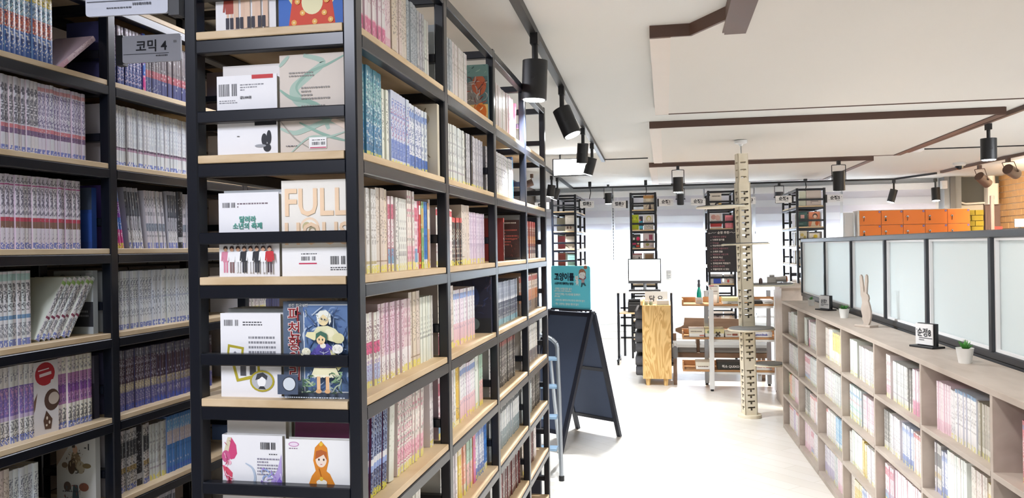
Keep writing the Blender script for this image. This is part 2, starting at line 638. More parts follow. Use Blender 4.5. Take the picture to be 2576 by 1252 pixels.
for r in range(6):
    for c in range(2):
        x = 4.105 + c * 0.16 + (0.05 if r % 2 else 0)
        MB().box(x, min(x + 0.15, 4.42), YF - 0.085, YF - 0.06, 1.405 + r * 0.077, 1.475 + r * 0.077).build('tile', 'tile_yellow_lit', bpy.data.objects['trim_4'])
d = tag(MB().box(4.44, 4.64, YF - 0.09, YF - 0.02, 0, 1.95).build('door_1', 'mauve'), kind='structure')
MB().box(4.47, 4.62, YF - 0.1, YF - 0.09, 1.02, 1.85).build('door_panel', 'mauve', d)
bs = None
for r in range(13):
    for c in range(5):
        y = 11.62 + c * 0.205 - (0.1 if r % 2 else 0)
        if bs is None:
            bs = MB().bar(-0.018, 0, 0, 0.195, 0, 0.078, 1, 0.004).mesh('brick', ['brick_tan'])
        o = link(bpy.data.objects.new('brick', bs), wr)
        o.location = (XR, y, 1.25 + r * 0.085)
bs = None
for r in range(22):
    for c in range(11):
        if bs is None:
            bs = MB().bar(0, 0.02, 0, 0.222, 0, 0.072, 1, 0.004).mesh('brick', ['wall_brick'])
        o = link(bpy.data.objects.new('brick', bs), wl)
        o.location = (XL, 1.45 + c * 0.23 - (0.115 if r % 2 else 0), 0.42 + r * 0.08)

# dropped ceiling panels with brown edges
def panel(x0, x1, y0, y1, notch=None):
    p = MB().box(x0, x1, y0, y1, ZP + 0.004, ZC + 0.01).build('dropped_panel', 'panel_paint', ceil)
    MB().box(x0, notch or x1, y0 - 0.012, y0, ZP, ZC).build('edge_board', 'ceiling_brown', p)
    MB().box(x0, x0 + 0.085, y0, y1, ZP - 0.002, ZP + 0.01).build('edge_trim', 'ceiling_trim', p)
    MB().box(x1 - 0.05, x1 + 0.012, y0, y1, ZP - 0.004, ZC).build('edge_board', 'ceiling_brown', p)
    MB().box(x0, x1, y1, y1 + 0.012, ZP - 0.001, ZC).build('edge_board', 'ceiling_brown', p)
    p['kind'] = 'structure'
    return p


p1 = panel(-0.05, 2.30, 3.43, 5.43, 0.12)
p2 = panel(-0.10, 2.28, 6.06, 8.60)
p3 = panel(-0.16, 2.14, 9.05, 11.5)
# the first panel runs on towards the viewer beside a notch
q = MB()
q.box(0.33, 2.30, 1.2, 3.43, ZP + 0.004, ZC + 0.01)
qo = tag(q.build('dropped_panel', 'panel_paint', ceil), kind='structure')
MB().box(0.25, 0.335, 1.2, 3.43, ZP - 0.003, ZP + 0.012).build('edge_trim', 'ceiling_brown', qo)
MB().box(0.24, 0.25, 1.2, 3.40, ZP - 0.003, ZC).build('edge_board', 'ceiling_brown', qo)
cm = MB()
cm.prism([(0.12, 3.43), (0.26, 3.2), (0.26, 3.43)], frame((0, 0, ZP), (1, 0, 0), (0, 1, 0)), 0.05)
cm.build('corner_fillet', 'panel_paint', qo)
MB().beam((0.115, 3.425, (ZP + ZC) / 2), (0.255, 3.195, (ZP + ZC) / 2), 0.012, 0.05).build('edge_board', 'ceiling_brown', qo)
for i, (a, b2) in enumerate((((-0.62, 8.5), (-0.16, 8.5)), ((2.2, 8.55), (3.4, 8.55)), ((-1.36, 12.42), (3.3, 12.42)))):
    MB().beam((a[0], a[1], ZC - 0.004), (b2[0], b2[1], ZC - 0.004), 0.02, 0.012).build('cable_strip', 'cable', ceil)

# ---------------------------------------------------------------- lighting tracks and spotlights
def track(name, label, pts, w=0.035, h=0.03, m='black_plastic'):
    mb = MB()
    for a, b2 in zip(pts, pts[1:]):
        mb.beam((*a, ZC - h / 2 - 0.001), (*b2, ZC - h / 2 - 0.001), w, h)
    return tag(mb.build(name, m), label, 'light track')


track('lighting_track', 'long black ceiling track above the right edge of the central bookcase', [(-0.50, 2.2), (-0.56, 5.0), (-0.615, 8.5)])
track('lighting_track', 'short black ceiling track above the far end shelf beside the light box', [(-1.30, 8.9), (-1.37, 12.3)])
track('lighting_track', 'black ceiling track along the window wall', [(-1.36, 12.35), (3.2, 12.35), (3.5, 11.5)], 0.025, 0.025)
track('lighting_track', 'brown ceiling track bending past the dome camera to the brick wall', [(3.5, 11.3), (3.52, 10.9), (3.56, 10.2), (3.72, 8.6)], 0.035, 0.03, 'ceiling_brown')
track('lighting_track', 'brown ceiling track at the right side of the middle dropped panel', [(2.36, 8.6), (2.40, 5.2)], 0.03, 0.03, 'ceiling_brown')


def spotlight(label, loc, aim, power=60, color=(1, 1, 1), can='black_plastic', R=0.042, L=0.135, drop=0.10, yoke=False, lit=True, z0=None, cone=110):
    """track head: adapter on the track, stem or yoke, can, glowing lens"""
    z0 = ZC - 0.03 if z0 is None else z0
    t = thing('track_spotlight', label, 'spotlight', (loc[0], loc[1], z0), 0, 'track spotlights')
    x, y = loc
    MB().box(x - 0.016, x + 0.016, y - 0.03, y + 0.03, z0 - 0.045, z0).build('track_adapter', can, t)
    aim = Vector(aim).normalized()
    top = Vector((x, y, z0 - drop))
    c0 = top - aim * 0.01
    c1 = top + aim * L
    body = MB()
    body.rod(c0, c1, R, R, 28)
    u = aim.orthogonal().normalized()
    side = Vector((aim.y, -aim.x, 0))
    side = side.normalized() if side.length > 0.05 else Vector((1, 0, 0))
    mid = top + aim * L * 0.45
    st = MB()
    if yoke:
        for s in (-1, 1):
            st.tube([(x, y, z0 - 0.04), Vector((x, y, z0 - 0.045)) + side * s * (R + 0.008), mid + side * s * (R + 0.008)], 0.004, 6)
            st.rod(mid + side * s * R, mid + side * s * (R + 0.02), 0.009, n=8)
    else:
        st.rod((x, y, z0 - 0.04), (x, y, z0 - drop + 0.01), 0.013, n=10)
    st.build('stem', can, t)
    b = body.build('can', can, t, True)
    MB().rod(c1 + aim * 0.0005, c1 + aim * 0.004, R * 0.86, R * 0.80, 24).build('lens', 'lamp_glow' if lit else 'lens_glass', b)
    if not yoke:
        MB().rod(mid - Vector((0, 1, 0)) * (R - 0.002), mid - Vector((0, 1, 0)) * (R + 0.003), 0.008, n=10).build('pivot_screw', 'cable', t)
    if lit and power:
        d = bpy.data.lights.new('spot', 'SPOT')
        d.energy = power * 1.5
        d.color = color
        d.spot_size = math.radians(cone)
        d.spot_blend = 0.7
        d.shadow_soft_size = 0.04
        o = bpy.data.objects.new('spot', d)
        COL.objects.link(o)
        p = c1 + aim * 0.05
        o.matrix_world = Matrix.Translation(p) @ aim.to_track_quat('-Z', 'Y').to_matrix().to_4x4()
    return t


CW, WW, OW = (0.93, 0.97, 1.0), (1.0, 0.92, 0.82), (1.0, 0.72, 0.42)
spotlight('nearest black spotlight on the aisle track, glowing straight down', (-0.515, 3.32), (-0.05, 0.02, -1), 75, CW, R=0.052, L=0.15, drop=0.12)
spotlight('second black spotlight on the aisle track, tilted towards the far aisle', (-0.545, 4.45), (0.42, -0.1, -1), 70, CW, R=0.05, L=0.15, drop=0.13)
spotlight('third black spotlight on the aisle track, in front of the glowing light box', (-0.588, 6.05), (-0.1, 0.2, -1), 80, CW, drop=0.12)
spotlight('fourth black spotlight on the aisle track, tilted left beside the light box', (-0.60, 6.95), (-0.3, 0.1, -1), 90, CW, drop=0.13)
spotlight('brown tinted spotlight seen through the top of the central bookcase', (-1.55, 9.6), (-0.9, -0.2, -0.35), 25, OW, 'ceiling_brown', yoke=True, lit=False)
spotlight('first of two black spotlights above the shelf at the end of aisle', (-1.36, 9.95), (-0.15, 0, -1), 45, CW, R=0.05, drop=0.12)
spotlight('second of two black spotlights above the end shelf, tilted to the window', (-1.33, 10.25), (-0.38, 0, -1), 45, CW, R=0.05, drop=0.14)
spotlight('glowing spotlight in a yoke hanging in front of the white blinds', (-0.78, 11.6), (0.02, 0, -1), 110, CW, R=0.05, L=0.14, drop=0.13, yoke=True)
spotlight('glowing yoke spotlight under the brown edge of the far ceiling panel', (0.148, 8.98), (0.0, 0.05, -1), 110, WW, R=0.055, L=0.15, drop=0.13, yoke=True, z0=ZP)
spotlight('small dark yoke spotlight before the blinds below the glowing one', (0.232, 12.2), (0, 0.1, -1), 0, CW, R=0.05, L=0.15, drop=0.13, yoke=True, lit=False)
spotlight('large dark yoke spotlight under the brown edge, above the tall shelf', (1.79, 8.98), (0.02, 0.03, -1), 0, WW, R=0.06, L=0.19, drop=0.12, yoke=True, lit=False, z0=ZP)
spotlight('dark yoke spotlight hanging right of the climbing pole by the window', (1.62, 12.2), (0.0, 0.1, -1), 0, CW, R=0.055, L=0.15, drop=0.14, yoke=True, lit=False)
spotlight('black spotlight tilted left above the left lockers', (3.16, 12.2), (-0.28, 0, -1), 30, WW, R=0.05, L=0.17, drop=0.15)
spotlight('upright black spotlight above the right lockers', (3.70, 12.2), (0.0, -0.1, -1), 35, WW, R=0.055, L=0.17, drop=0.14)
spotlight('black spotlight hanging alone high at the right below the dropped panel', (2.40, 6.68), (0.0, 0.0, -1), 70, WW, R=0.055, L=0.15, drop=0.12)
spotlight('brown spotlight tilted towards the white air conditioner, lens bright', (3.60, 10.3), (0.75, 0.5, -0.55), 9, WW, 'ceiling_brown', R=0.055, L=0.16, drop=0.13, yoke=True)
spotlight('brown spotlight lighting the tan brick wall, topmost at the right', (3.60, 9.5), (0.85, 0.7, -0.35), 170, OW, 'ceiling_brown', R=0.055, L=0.16, drop=0.12, yoke=True)
for x, lab in ((-1.02, 'dark track adapter with a hanging cord above the end shelf'), (-0.25, 'dark adapter with a hanging cord above the narrow toy shelf'), (1.85, 'dark adapter with a hanging cord left of the tall shelf')):
    t = thing('hanging_cord', lab, 'cord', (x, 11.4, ZC - 0.03))
    MB().box(x - 0.02, x + 0.02, 11.37, 11.43, ZC - 0.07, ZC - 0.0).build('track_adapter', 'black_plastic', t)
    MB().tube([(x, 11.4, ZC - 0.07), (x + 0.01, 11.4, ZC - 0.15), (x - 0.01, 11.4, ZC - 0.24)], 0.006, 6).build('cord', 'cable', t)

# glowing light box near the end of the aisle
t = thing('light_box', 'white glowing rectangular light box hanging below the ceiling beside the aisle track', 'light', (-0.95, 7.9, 2.1))
MB().bar(-1.07, -0.70, 7.9, 8.0, 2.115, 2.285, 0, 0.01).build('housing', 'black_plastic', t)
MB().box(-1.055, -0.70, 7.893, 7.9, 2.125, 2.275).build('glowing_face', 'sign_glow', t)
MB().rod((-1.0, 7.95, 2.285), (-1.0, 7.95, ZC), 0.008, n=8).rod((-0.76, 7.95, 2.285), (-0.76, 7.95, ZC), 0.008, n=8).build('hanger', 'cable', t)

# ceiling fittings
t = thing('dome_camera', 'white security dome camera on the ceiling above the lockers', 'camera', (3.35, 10.2, ZC))
MB().lathe([(0.07, 0), (0.07, -0.03), (0.055, -0.04)], (3.35, 10.2, ZC)).build('base', 'white_plastic', t, True)
MB().lathe([(0.045, -0.04), (0.04, -0.065), (0.02, -0.08), (0.002, -0.083)], (3.35, 10.2, ZC)).build('dome', 'lens_glass', t, True)
t = thing('smoke_detector', 'small white smoke detector on the ceiling by the end of the brown strip', 'detector', (2.42, 8.5, ZC))
MB().lathe([(0.06, 0), (0.06, -0.02), (0.035, -0.035), (0.002, -0.036)], (2.42, 8.5, ZC)).build('cover', 'white_plastic', t, True)
t = thing('sensor_box', 'small white sensor box at the top of the grey corner pier', 'sensor', (3.84, YF - 0.3, 2.2))
MB().bar(3.80, 3.88, YF - 0.33, YF - 0.26, 2.16, 2.27, 2, 0.01).build('housing', 'white_plastic', t)
MB().box(3.82, 3.86, YF - 0.334, YF - 0.33, 2.18, 2.21).build('lens', 'white_paint', t)
t = thing('air_conditioner', 'white wall unit with a duct on top, mounted between dark panel and brick wall', 'air conditioner', (4.5, 12.4, 1.93))
MB().bar(4.43, 4.57, 12.36, 12.545, 1.93, 2.22, 2, 0.02).build('body', 'white_plastic', t)
MB().lathe([(0.05, 2.22), (0.045, 2.33)], (4.5, 12.45, 0)).build('duct', 'white_plastic', t, True)
MB().box(4.45, 4.50, 12.352, 12.36, 2.0, 2.04).build('control_panel', 'grey_steel', t)

# ---------------------------------------------------------------- steel bookcases
def bookcase(label, loc, rz, ys, depth, levels, top, post=0.022, back_rails=True, first_board=0.0, wood_m='pine', mids=True, name='steel_bookcase', low=None, group=None, deep=None):
    t = thing(name, label, 'bookcase', loc, rz, group)
    p = post
    for y in ys:
        for x in ((-p, 0), (-depth, -depth + p)):
            MB().bar(x[0], x[1], y, y + (deep or p), 0, top, 2, 0.003).build('post', 'black_steel', t, local=True)
    for y in ys:
        MB().bar(-depth + p, -p, y, y + p, top - 0.03, top - 0.004, 0, 0.002).build('rail', 'black_steel', t, local=True)
    for a, b in zip(ys, ys[1:]):
        for x in (-p, -depth):
            MB().bar(x, x + p, a + (deep or p), b, top - 0.03, top - 0.004, 1, 0.002).build('rail', 'black_steel', t, local=True)
    for z in levels:
        for k, y in enumerate(ys):
            MB().bar(-depth + p, -p, y + 0.001, y + p - 0.001, z - 0.042, z - 0.016, 0, 0.002).build('rail', 'black_steel', t, local=True)
            if mids:
                q = 0.042 if low == z else 0.064
                MB().bar(-depth + p, -p, y + 0.001, y + p - 0.001, z + q, z + q + 0.023, 0, 0.002).build('rail', 'black_steel', t, local=True)
        for a, b in zip(ys, ys[1:]):
            for x in ((-p, -depth) if back_rails else (-p,)):
                MB().bar(x, x + p, a + (deep or p), b, z - 0.042, z - 0.016, 1, 0.002).build('rail', 'black_steel', t, local=True)
            m = MB()
            if a == ys[0]:
                m.bar(-depth + p + 0.001, -p - 0.001, a - 0.001, a + (deep or p), z - 0.0155, z, 0, 0.0015)
            m.bar(-depth + 0.004, -0.003, a + (deep or p), b - 0.001, z - 0.0155, z, 1, 0.0015)
            m.build('shelf_board', wood_m, t, local=True)
    return t


CX, CY = -0.567, 1.456
CYS = [0, 0.63, 1.263, 1.891, 2.456]
CLV = [1.852, 1.610, 1.372, 1.135, 0.905, 0.68, 0.452, 0.225]
center = bookcase('tall black steel bookcase with pine shelves standing in the middle of the aisle', (CX, CY, 0), 0, CYS, 0.356, CLV, 2.10, 0.026, low=CLV[4], deep=0.034)
LX, LY, LR = -1.540, 2.055, math.radians(-1.93)
LYS = [-1.40, -0.70, 0, 0.70, 1.40, 2.10]
LLV = [2.15, 1.913, 1.677, 1.436, 1.197, 0.958, 0.72, 0.48]
left = bookcase('long black steel bookcase with pale shelves against the brown brick wall', (LX, LY, 0), LR, LYS, 0.27, LLV, 2.32, 0.032, True, 0, 'pine_pale')
FLV = [1.885, 1.63, 1.40, 1.17, 0.94, 0.71, 0.48, 0.25]
FS = [('tall black shelf at the aisle end beside the long bookcase, with few books', -1.115, 2, 0.325), ('narrow black shelf with a lime green toy box, behind the monitor', -0.10, 1, 0.335),
      ('tall black shelf carrying the handwritten chalkboard', 0.865, 1, 0.34), ('tall black shelf rising behind the glass partition', 1.93, 2, 0.345)]
for lab, x, nb, dp in FS:
    bookcase(lab, (x, 10.45, 0), 0, [0.6 * i for i in range(nb + 1)], dp, FLV, 2.10, 0.028, name='steel_bookcase')

# ---------------------------------------------------------------- low plywood cabinet and the glass partition
KR = math.radians(0.9)
KX, KY = 0.881, 6.673            # far front corner on the floor
KD = [0.09, 0.765, 1.416, 2.074, 2.729, 3.381, 4.030, 4.68]
KL = [0.735, 0.50, 0.262, 0.03]
K = thing('cubby_cabinet', 'long low greige cabinet of open cubbies full of comics beside the aisle', 'cabinet', (KX, KY, 0), KR)
def kb(x0, x1, l0, l1, z0, z1, name, ax=1, m='greige_board'):
    return MB().bar(x0, x1, -l1, -l0, z0, z1, ax, 0.001).build(name, m, K, local=True)
kb(0, 0.225, 0.06, 4.80, 0.962, 0.982, 'top_board')
kb(0, 0.215, 0.065, KD[0], 0, 0.962, 'end_panel', 2)
for l in KD[1:]:
    kb(0.001, 0.215, l - 0.009, l + 0.009, 0.03, 0.962, 'divider', 2)
for a, b in zip(KD, KD[1:]):
    for z in KL:
        kb(0.0, 0.213, a + (0.009 if a > 0.1 else 0), b - 0.009, z - 0.018 if z > 0.1 else 0.0, z, 'shelf_board')
kb(0.213, 0.221, 0.07, 4.80, 0.0, 0.962, 'back_panel', 2)
kb(0.226, 0.245, 0.0, 4.9, 0.93, 0.975, 'edge_strip', 1, 'pine')

P = thing('glass_partition', 'dark framed partition of frosted glass panes behind the low cabinet', 'partition', (KX, KY, 0), KR)
PX = 0.25
def pb(x0, x1, l0, l1, z0, z1, name, ax=1, m='grey_steel', par=None):
    return MB().bar(x0, x1, -l1, -l0, z0, z1, ax, 0.004).build(name, m, par or P, local=True)
PL = [-0.28, 0.58, 1.36, 2.08, 2.78, 3.47, 4.16, 4.9]
PL = [-0.50, 0.42, 1.22, 1.98, 2.66, 3.38, 4.1, 4.9]
pb(PX, PX + 0.05, PL[0] - 0.02, 4.92, 1.432, 1.462, 'top_rail')
pb(PX, PX + 0.05, PL[0] - 0.02, 4.92, 0.982, 1.012, 'bottom_rail', 1, 'partition_dark')
pb(PX + 0.005, PX + 0.045, PL[0], 4.92, 0.0, 0.982, 'base_panel', 2)
for l in PL[:-1]:
    pb(PX - 0.004, PX + 0.052, l - 0.016, l + 0.016, 1.012, 1.432, 'upright', 2, 'partition_dark')
for a, b in zip(PL, PL[1:]):
    g = pb(PX + 0.022, PX + 0.030, a + 0.014, b - 0.014, 1.012, 1.432, 'glass_pane', 2, 'frosted_glass')
    s = MB()
    s.box(PX + 0.008, PX + 0.021, -b + 0.014, -b + 0.028, 1.012, 1.432).box(PX + 0.008, PX + 0.021, -a - 0.028, -a - 0.014, 1.012, 1.432)
    s.box(PX + 0.008, PX + 0.021, -b + 0.028, -a - 0.028, 1.012, 1.022).box(PX + 0.008, PX + 0.021, -b + 0.028, -a - 0.028, 1.422, 1.432)
    s.build('glazing_bead', 'white_plastic', g, local=True)
MK = Matrix.Translation((KX, KY, 0)) @ Matrix.Rotation(KR, 4, 'Z')
KM = lambda x, l, z: MK @ Vector((x, -l, z))
# small white outline sticker on the fourth pane
o = KM(PX + 0.02, 2.60, 1.10)
stM = frame(o, MK.to_3x3() @ Vector((0, -1, 0)), (0, 0, 1))
art(P, stM, [('l', [(0, 0), (0.05, 0), (0.05, 0.05), (0, 0.05), (0, 0)], 0.004, '#ffffff'), ('e', 0.025, 0.02, 0.008, 0.008, '#ffffff'), ('l', [(0.012, 0.035), (0.02, 0.04)], 0.003, '#ffffff'), ('l', [(0.03, 0.04), (0.038, 0.035)], 0.003, '#ffffff'),
               ('l', [(0.02, 0.06), (0.035, 0.065), (0.02, 0.075), (0.035, 0.085), (0.022, 0.095), (0.034, 0.105)], 0.004, '#ffffff')], 'mint_print', 'window_sticker', 0.001)

# ---------------------------------------------------------------- books
# key: (words, height, thickness, cover, bands, text zones, sticker)
Wh = '#f1f0ee'
S = {
    'cm': ('colourful comic magazine', .205, .017, '#8fb3c8', [(0, .35, '#3b5fa5'), (.35, .55, '#c96a54'), (.75, 1, '#d9c45c')], [(.1, .9, '#f2efe2', .3), (.2, .8, '#343a60', .25)], None),
    'dp': ('dark purple comic', .18, .016, '#4b4668', [(0, .5, '#3d4a86'), (.5, .8, '#6e4a72'), (.8, 1, '#6d5f68')], [(.1, .95, '#c7b6cc', .3)], None),
    'bn': ('brown tinted comic', .18, .015, '#736a6c', [(0, .3, '#4a4f7a'), (.3, .42, '#a0525c')], [(.45, .95, '#3d3943', .35)], None),
    'la': ('white comic with purple lettering', .188, .0125, '#e6e2ee', [(.32, .37, '#d98a94'), (.25, .32, '#8a7396'), (.9, .94, '#dfa5ae')], [(.4, .88, '#6f6296', .5), (.27, .33, '#5a3b4e', .3)], '#3a5bc0'),
    'la2': ('white comic with dark lettering', .188, .0125, '#e6e2ee', [(.32, .37, '#d98a94'), (.25, .32, '#8a7396')], [(.4, .9, '#33314a', .62)], '#3a5bc0'),
    'lb': ('pale silver comic', .18, .0125, '#e3e3ea', [(.27, .3, '#b89ab0'), (.3, .32, '#6c5a6e')], [(.35, .95, '#aeb2c2', .4)], '#3a5bc0'),
    'lc': ('white comic with red square', .186, .0135, '#e4e2e8', [(.85, .87, '#c86aa4'), (.37, .43, '#c65568'), (.29, .37, '#8d6f62')], [(.46, .84, '#4c4863', .55), (.89, .97, '#5a5c6c', .6), (.05, .25, '#9a9ab0', .2)], '#3a5bc0'),
    'mg': ('slim bright magazine', .185, .012, '#3f6fc8', [(0, .3, '#d13f8f'), (.5, .75, '#8a46b0'), (.75, 1, '#3a6ad0')], [(.2, .9, '#f3f3f3', .2)], '#dfe24a'),
    'gm': ('slim grey magazine', .183, .012, '#b9bcc6', [(.0, .3, '#e6e6ea'), (.55, .95, '#5d616c')], [(.1, .9, '#30323c', .3)], '#3a5bc0'),
    'pw': ('slim white magazine', .18, .011, '#dfe0e6', [(.3, .45, '#9aa4b4')], [(.1, .9, '#555a68', .3)], '#3a5bc0'),
    'ld': ('white comic with mint circle', .185, .0135, '#eceef0', [(.88, .96, '#b8d8d4'), (.36, .41, '#7a9ec4')], [(.45, .84, '#343844', .5), (.12, .3, '#777d8c', .5)], '#3a5bc0'),
    'lg': ('white comic with green dot', .185, .014, '#eaebee', [(.9, .95, '#a9cf7e'), (.34, .38, '#8a4a60')], [(.42, .86, '#4a5060', .5), (.12, .3, '#777d8c', .5)], '#3a5bc0'),
    'wt': ('white comic with thin grey lettering', .172, .0145, '#e8e9ee', [(.5, .52, '#bcc2d0')], [(.2, .9, '#6a7084', .38)], '#3a5bc0'),
    'le': ('violet banded comic', .19, .0145, '#ece9e2', [(.34, .74, '#8b78bc'), (.3, .36, '#c9b6d6')], [(.06, .28, '#3d4050', .55), (.38, .72, '#d7a5cc', .35), (.8, .95, '#8b8a9a', .35)], '#3a5bc0'),
    'lf': ('lilac pink comic', .19, .0145, '#ece9e2', [(.34, .76, '#b685b4'), (.5, .6, '#8d5ba4')], [(.06, .28, '#3d4050', .55), (.38, .72, '#6c4a8e', .35), (.8, .95, '#8b8a9a', .35)], '#3a5bc0'),
    'dk': ('dark maroon comic', .178, .0145, '#5c5a72', [(0, .3, '#6a68a0'), (.3, .45, '#a89b84'), (.45, .85, '#5a4652'), (.85, 1, '#73707c')], [(.1, .95, '#b0abc0', .25), (.32, .44, '#e2d9b8', .5)], '#3a5bc0'),
    'bk': ('black and white comic', .18, .016, '#cfcfce', [(.55, .8, '#474a50'), (.3, .4, '#b9a06a')], [(.05, .95, '#2d2f36', .42)], '#3a5bc0'),
    'bb': ('bright blue comic', .18, .013, '#4a86cc', [(.5, .72, '#d3c9cf'), (.72, .95, '#7ab0e0')], [(.5, .95, '#e8e8f0', .3), (.1, .45, '#3a6ab0', .3)], '#3a5bc0'),
    'wb': ('wide black comic', .185, .024, '#2c2e34', [(.1, .2, '#b9bcc2')], [(.2, .9, '#7d8088', .15)], None),
    'ye': ('yellow comic', .19, .016, '#c8c45c', [(.5, .75, '#e4dfd2'), (.15, .3, '#c87a8a')], [(.5, .9, '#6b5a4a', .3)], None),
    'pk': ('white comic with pink base', .178, .0145, '#eee6ea', [(0, .3, '#d9709a'), (.3, .33, '#efb5c8')], [(.5, .95, '#c9a0b2', .4), (.03, .26, '#f0c5d5', .25)], None),
    'lp': ('pale pink comic', .178, .014, '#ecdce2', [(0, .25, '#e7b8c8')], [(.4, .95, '#c4a4b2', .35)], None),
    'cr': ('cream comic', .18, .015, '#e2d8cb', [(.1, .14, '#b8a48e')], [(.3, .9, '#93867a', .25)], '#e6dc3c'),
    'ct': ('thick cream comic', .182, .024, '#dfd3c2', [(.12, .15, '#a8907c')], [(.3, .9, '#8a7c70', .2)], '#e6dc3c'),
    'gb': ('grey blue comic', .176, .015, '#b6bec6', [(.0, .1, '#dfe0e0')], [(.1, .95, '#7e8894', .45)], '#e6dc3c'),
    'gw': ('grey white comic', .172, .0135, '#dcdbdd', [(.2, .24, '#b4aeb8')], [(.3, .95, '#8d8a98', .42)], '#e6dc3c'),
    'tl': ('teal blue comic', .195, .018, '#5f9bb0', [(0, .4, '#3f7fae'), (.6, .85, '#7fb3b8')], [(.1, .95, '#cfe3e6', .28), (.1, .9, '#27567e', .25)], '#e6dc3c'),
    'pu': ('purple comic', .195, .016, '#8b78ac', [], [(.2, .9, '#cdc2dd', .3)], '#e6dc3c'),
    'wn': ('slim white comic', .165, .011, '#e9e7e4', [], [(.3, .9, '#55535a', .2)], None),
    'fl': ('blue flowered comic', .172, .016, '#cfd3e6', [(.1, .35, '#7d93cf')], [(.1, .9, '#4f6dc0', .35), (.4, .9, '#a06a9c', .2)], '#e6dc3c'),
    'bw': ('blue and white comic', .165, .0145, '#dfe3ee', [(0, .25, '#4f74c0'), (.8, .9, '#8aa3d6')], [(.1, .95, '#46609f', .4)], '#e6dc3c'),
    'sh': ('slim shiny grey comic', .172, .0125, '#c9c7cc', [], [(.15, .95, '#7f7c88', .4)], '#e6dc3c'),
    'sb': ('slim black comic', .172, .013, '#26262b', [], [(.3, .9, '#d7d7d7', .2)], '#e6dc3c'),
    'bp': ('black patterned comic', .165, .0155, '#d9dbdc', [], [(.15, .98, '#2a2e36', .5)], '#e6dc3c'),
    'wg': ('tall white comic', .178, .0145, '#e6e2dc', [(.1, .14, '#c3b68a')], [(.3, .95, '#a39c98', .3)], '#e6dc3c'),
    'pr': ('pink red comic', .168, .0145, '#ecdfe0', [(.7, .9, '#d06d86'), (.1, .3, '#7fa9cc')], [(.2, .9, '#b04a68', .35)], '#e6dc3c'),
    'wk': ('white comic with grey lettering', .168, .0145, '#e9e5e4', [], [(.15, .95, '#7c747e', .4)], '#e6dc3c'),
    'hp': ('hot pink comic', .17, .0135, '#dd5f86', [(0, .25, '#e9d4da')], [(.3, .9, '#f3dfe5', .3)], '#e6dc3c'),
    'rd': ('red comic', .17, .0135, '#c93a3a', [(.8, .95, '#eeeeee')], [(.2, .8, '#f0d8b8', .25)], '#e6dc3c'),
    'gn': ('green comic', .17, .0135, '#78a468', [(.6, .9, '#c9b06a')], [(.1, .6, '#e6e4cf', .3)], '#e6dc3c'),
    'bl': ('vivid blue comic', .17, .0135, '#3f7fd0', [(.0, .12, '#e8e8e8')], [(.2, .9, '#1f3f90', .4)], '#e6dc3c'),
    'or': ('orange beige comic', .168, .016, '#d8a878', [(.6, .9, '#e9dcc4')], [(.1, .6, '#a4542c', .2)], '#e6dc3c'),
    'rw': ('white comic with red top', .162, .0145, '#ece6e2', [(.86, .97, '#cc4a58')], [(.2, .84, '#b58a96', .35)], '#e6dc3c'),
    'br': ('black comic with red top', .14, .015, '#2a2528', [(.9, 1, '#cc4a4a')], [(.1, .85, '#c9b9a4', .3)], '#e6dc3c'),
    'pb': ('pale lilac comic', .165, .0125, '#dfd5e2', [], [(.2, .95, '#a995b4', .35)], '#e6dc3c'),
    'fr': ('fiery red brown comic', .168, .0155, '#8a4a38', [(.8, 1, '#b83a3a'), (.4, .6, '#c98a50'), (.0, .15, '#dcdad6'), (.15, .35, '#55505c')], [(.1, .9, '#e4dcd0', .25)], None),
    'fo': ('white and orange comic', .165, .0155, '#e2d8cc', [(.3, .6, '#c47a4a'), (.0, .3, '#4a3a34'), (.85, .98, '#c2453c')], [(.1, .95, '#5c4038', .3)], None),
    'wc': ('white comic with bright title', .155, .015, '#eae6e2', [(.45, .6, '#d95c8a'), (.0, .3, '#b7c6e6')], [(.4, .9, '#7d5c6c', .35), (.05, .4, '#8f6cb0', .25)], '#e6dc3c'),
    'pl': ('lilac pink lettered comic', .17, .0145, '#e5cfd8', [(0, .32, '#efeaec')], [(.35, .95, '#b8748f', .42), (.05, .25, '#8d8490', .3)], '#e6dc3c'),
    'mr': ('thick cream comic with maroon foot', .2, .032, '#ddd5c6', [(0, .28, '#8d3a4c')], [(.4, .8, '#9d9484', .12)], None),
    'pw2': ('white comic with pink lower half', .165, .0145, '#ece8ee', [(0, .4, '#e8c3cc'), (.85, .95, '#8ea4d6')], [(.3, .85, '#9a8aa6', .35)], '#e6dc3c'),
    'db': ('dark blue grey comic', .16, .0145, '#50546a', [(.6, 1, '#9aa4b8'), (.55, .6, '#e2e6ee'), (0, .12, '#7fb0c4')], [(.1, .95, '#c7cfdc', .25)], None),
    'nv': ('navy comic with red top', .182, .0135, '#22305e', [(.93, 1, '#d8505e'), (.38, .45, '#d8dbe2'), (.3, .38, '#8aa2d8')], [(.45, .92, '#9fb6dc', .35), (.03, .28, '#7f95c6', .3)], '#e6e03a'),
    'gt': ('thick pale green book', .205, .03, '#dfe4d4', [], [(.3, .9, '#b9c0ae', .12)], None),
    'wx': ('white comic with magenta marks', .19, .0145, '#ebe4e0', [(.15, .3, '#e9b8c4')], [(.1, .95, '#c24a7c', .3), (.3, .9, '#77706e', .25)], '#e6dc3c'),
    'yl': ('thick yellow comic', .175, .024, '#dfbd3e', [(0, .08, '#f0e6b0')], [(.05, .3, '#3a3430', .15)], None),
    'ww': ('plain white comic', .182, .018, '#efeeea', [], [(.6, .95, '#8c8c94', .2)], '#e6dc3c'),
    'bg': ('black and grey comic', .165, .0155, '#5e5b5a', [(.0, .3, '#3b3838'), (.9, 1, '#8a3f3a')], [(.1, .95, '#c4beb4', .3)], None),
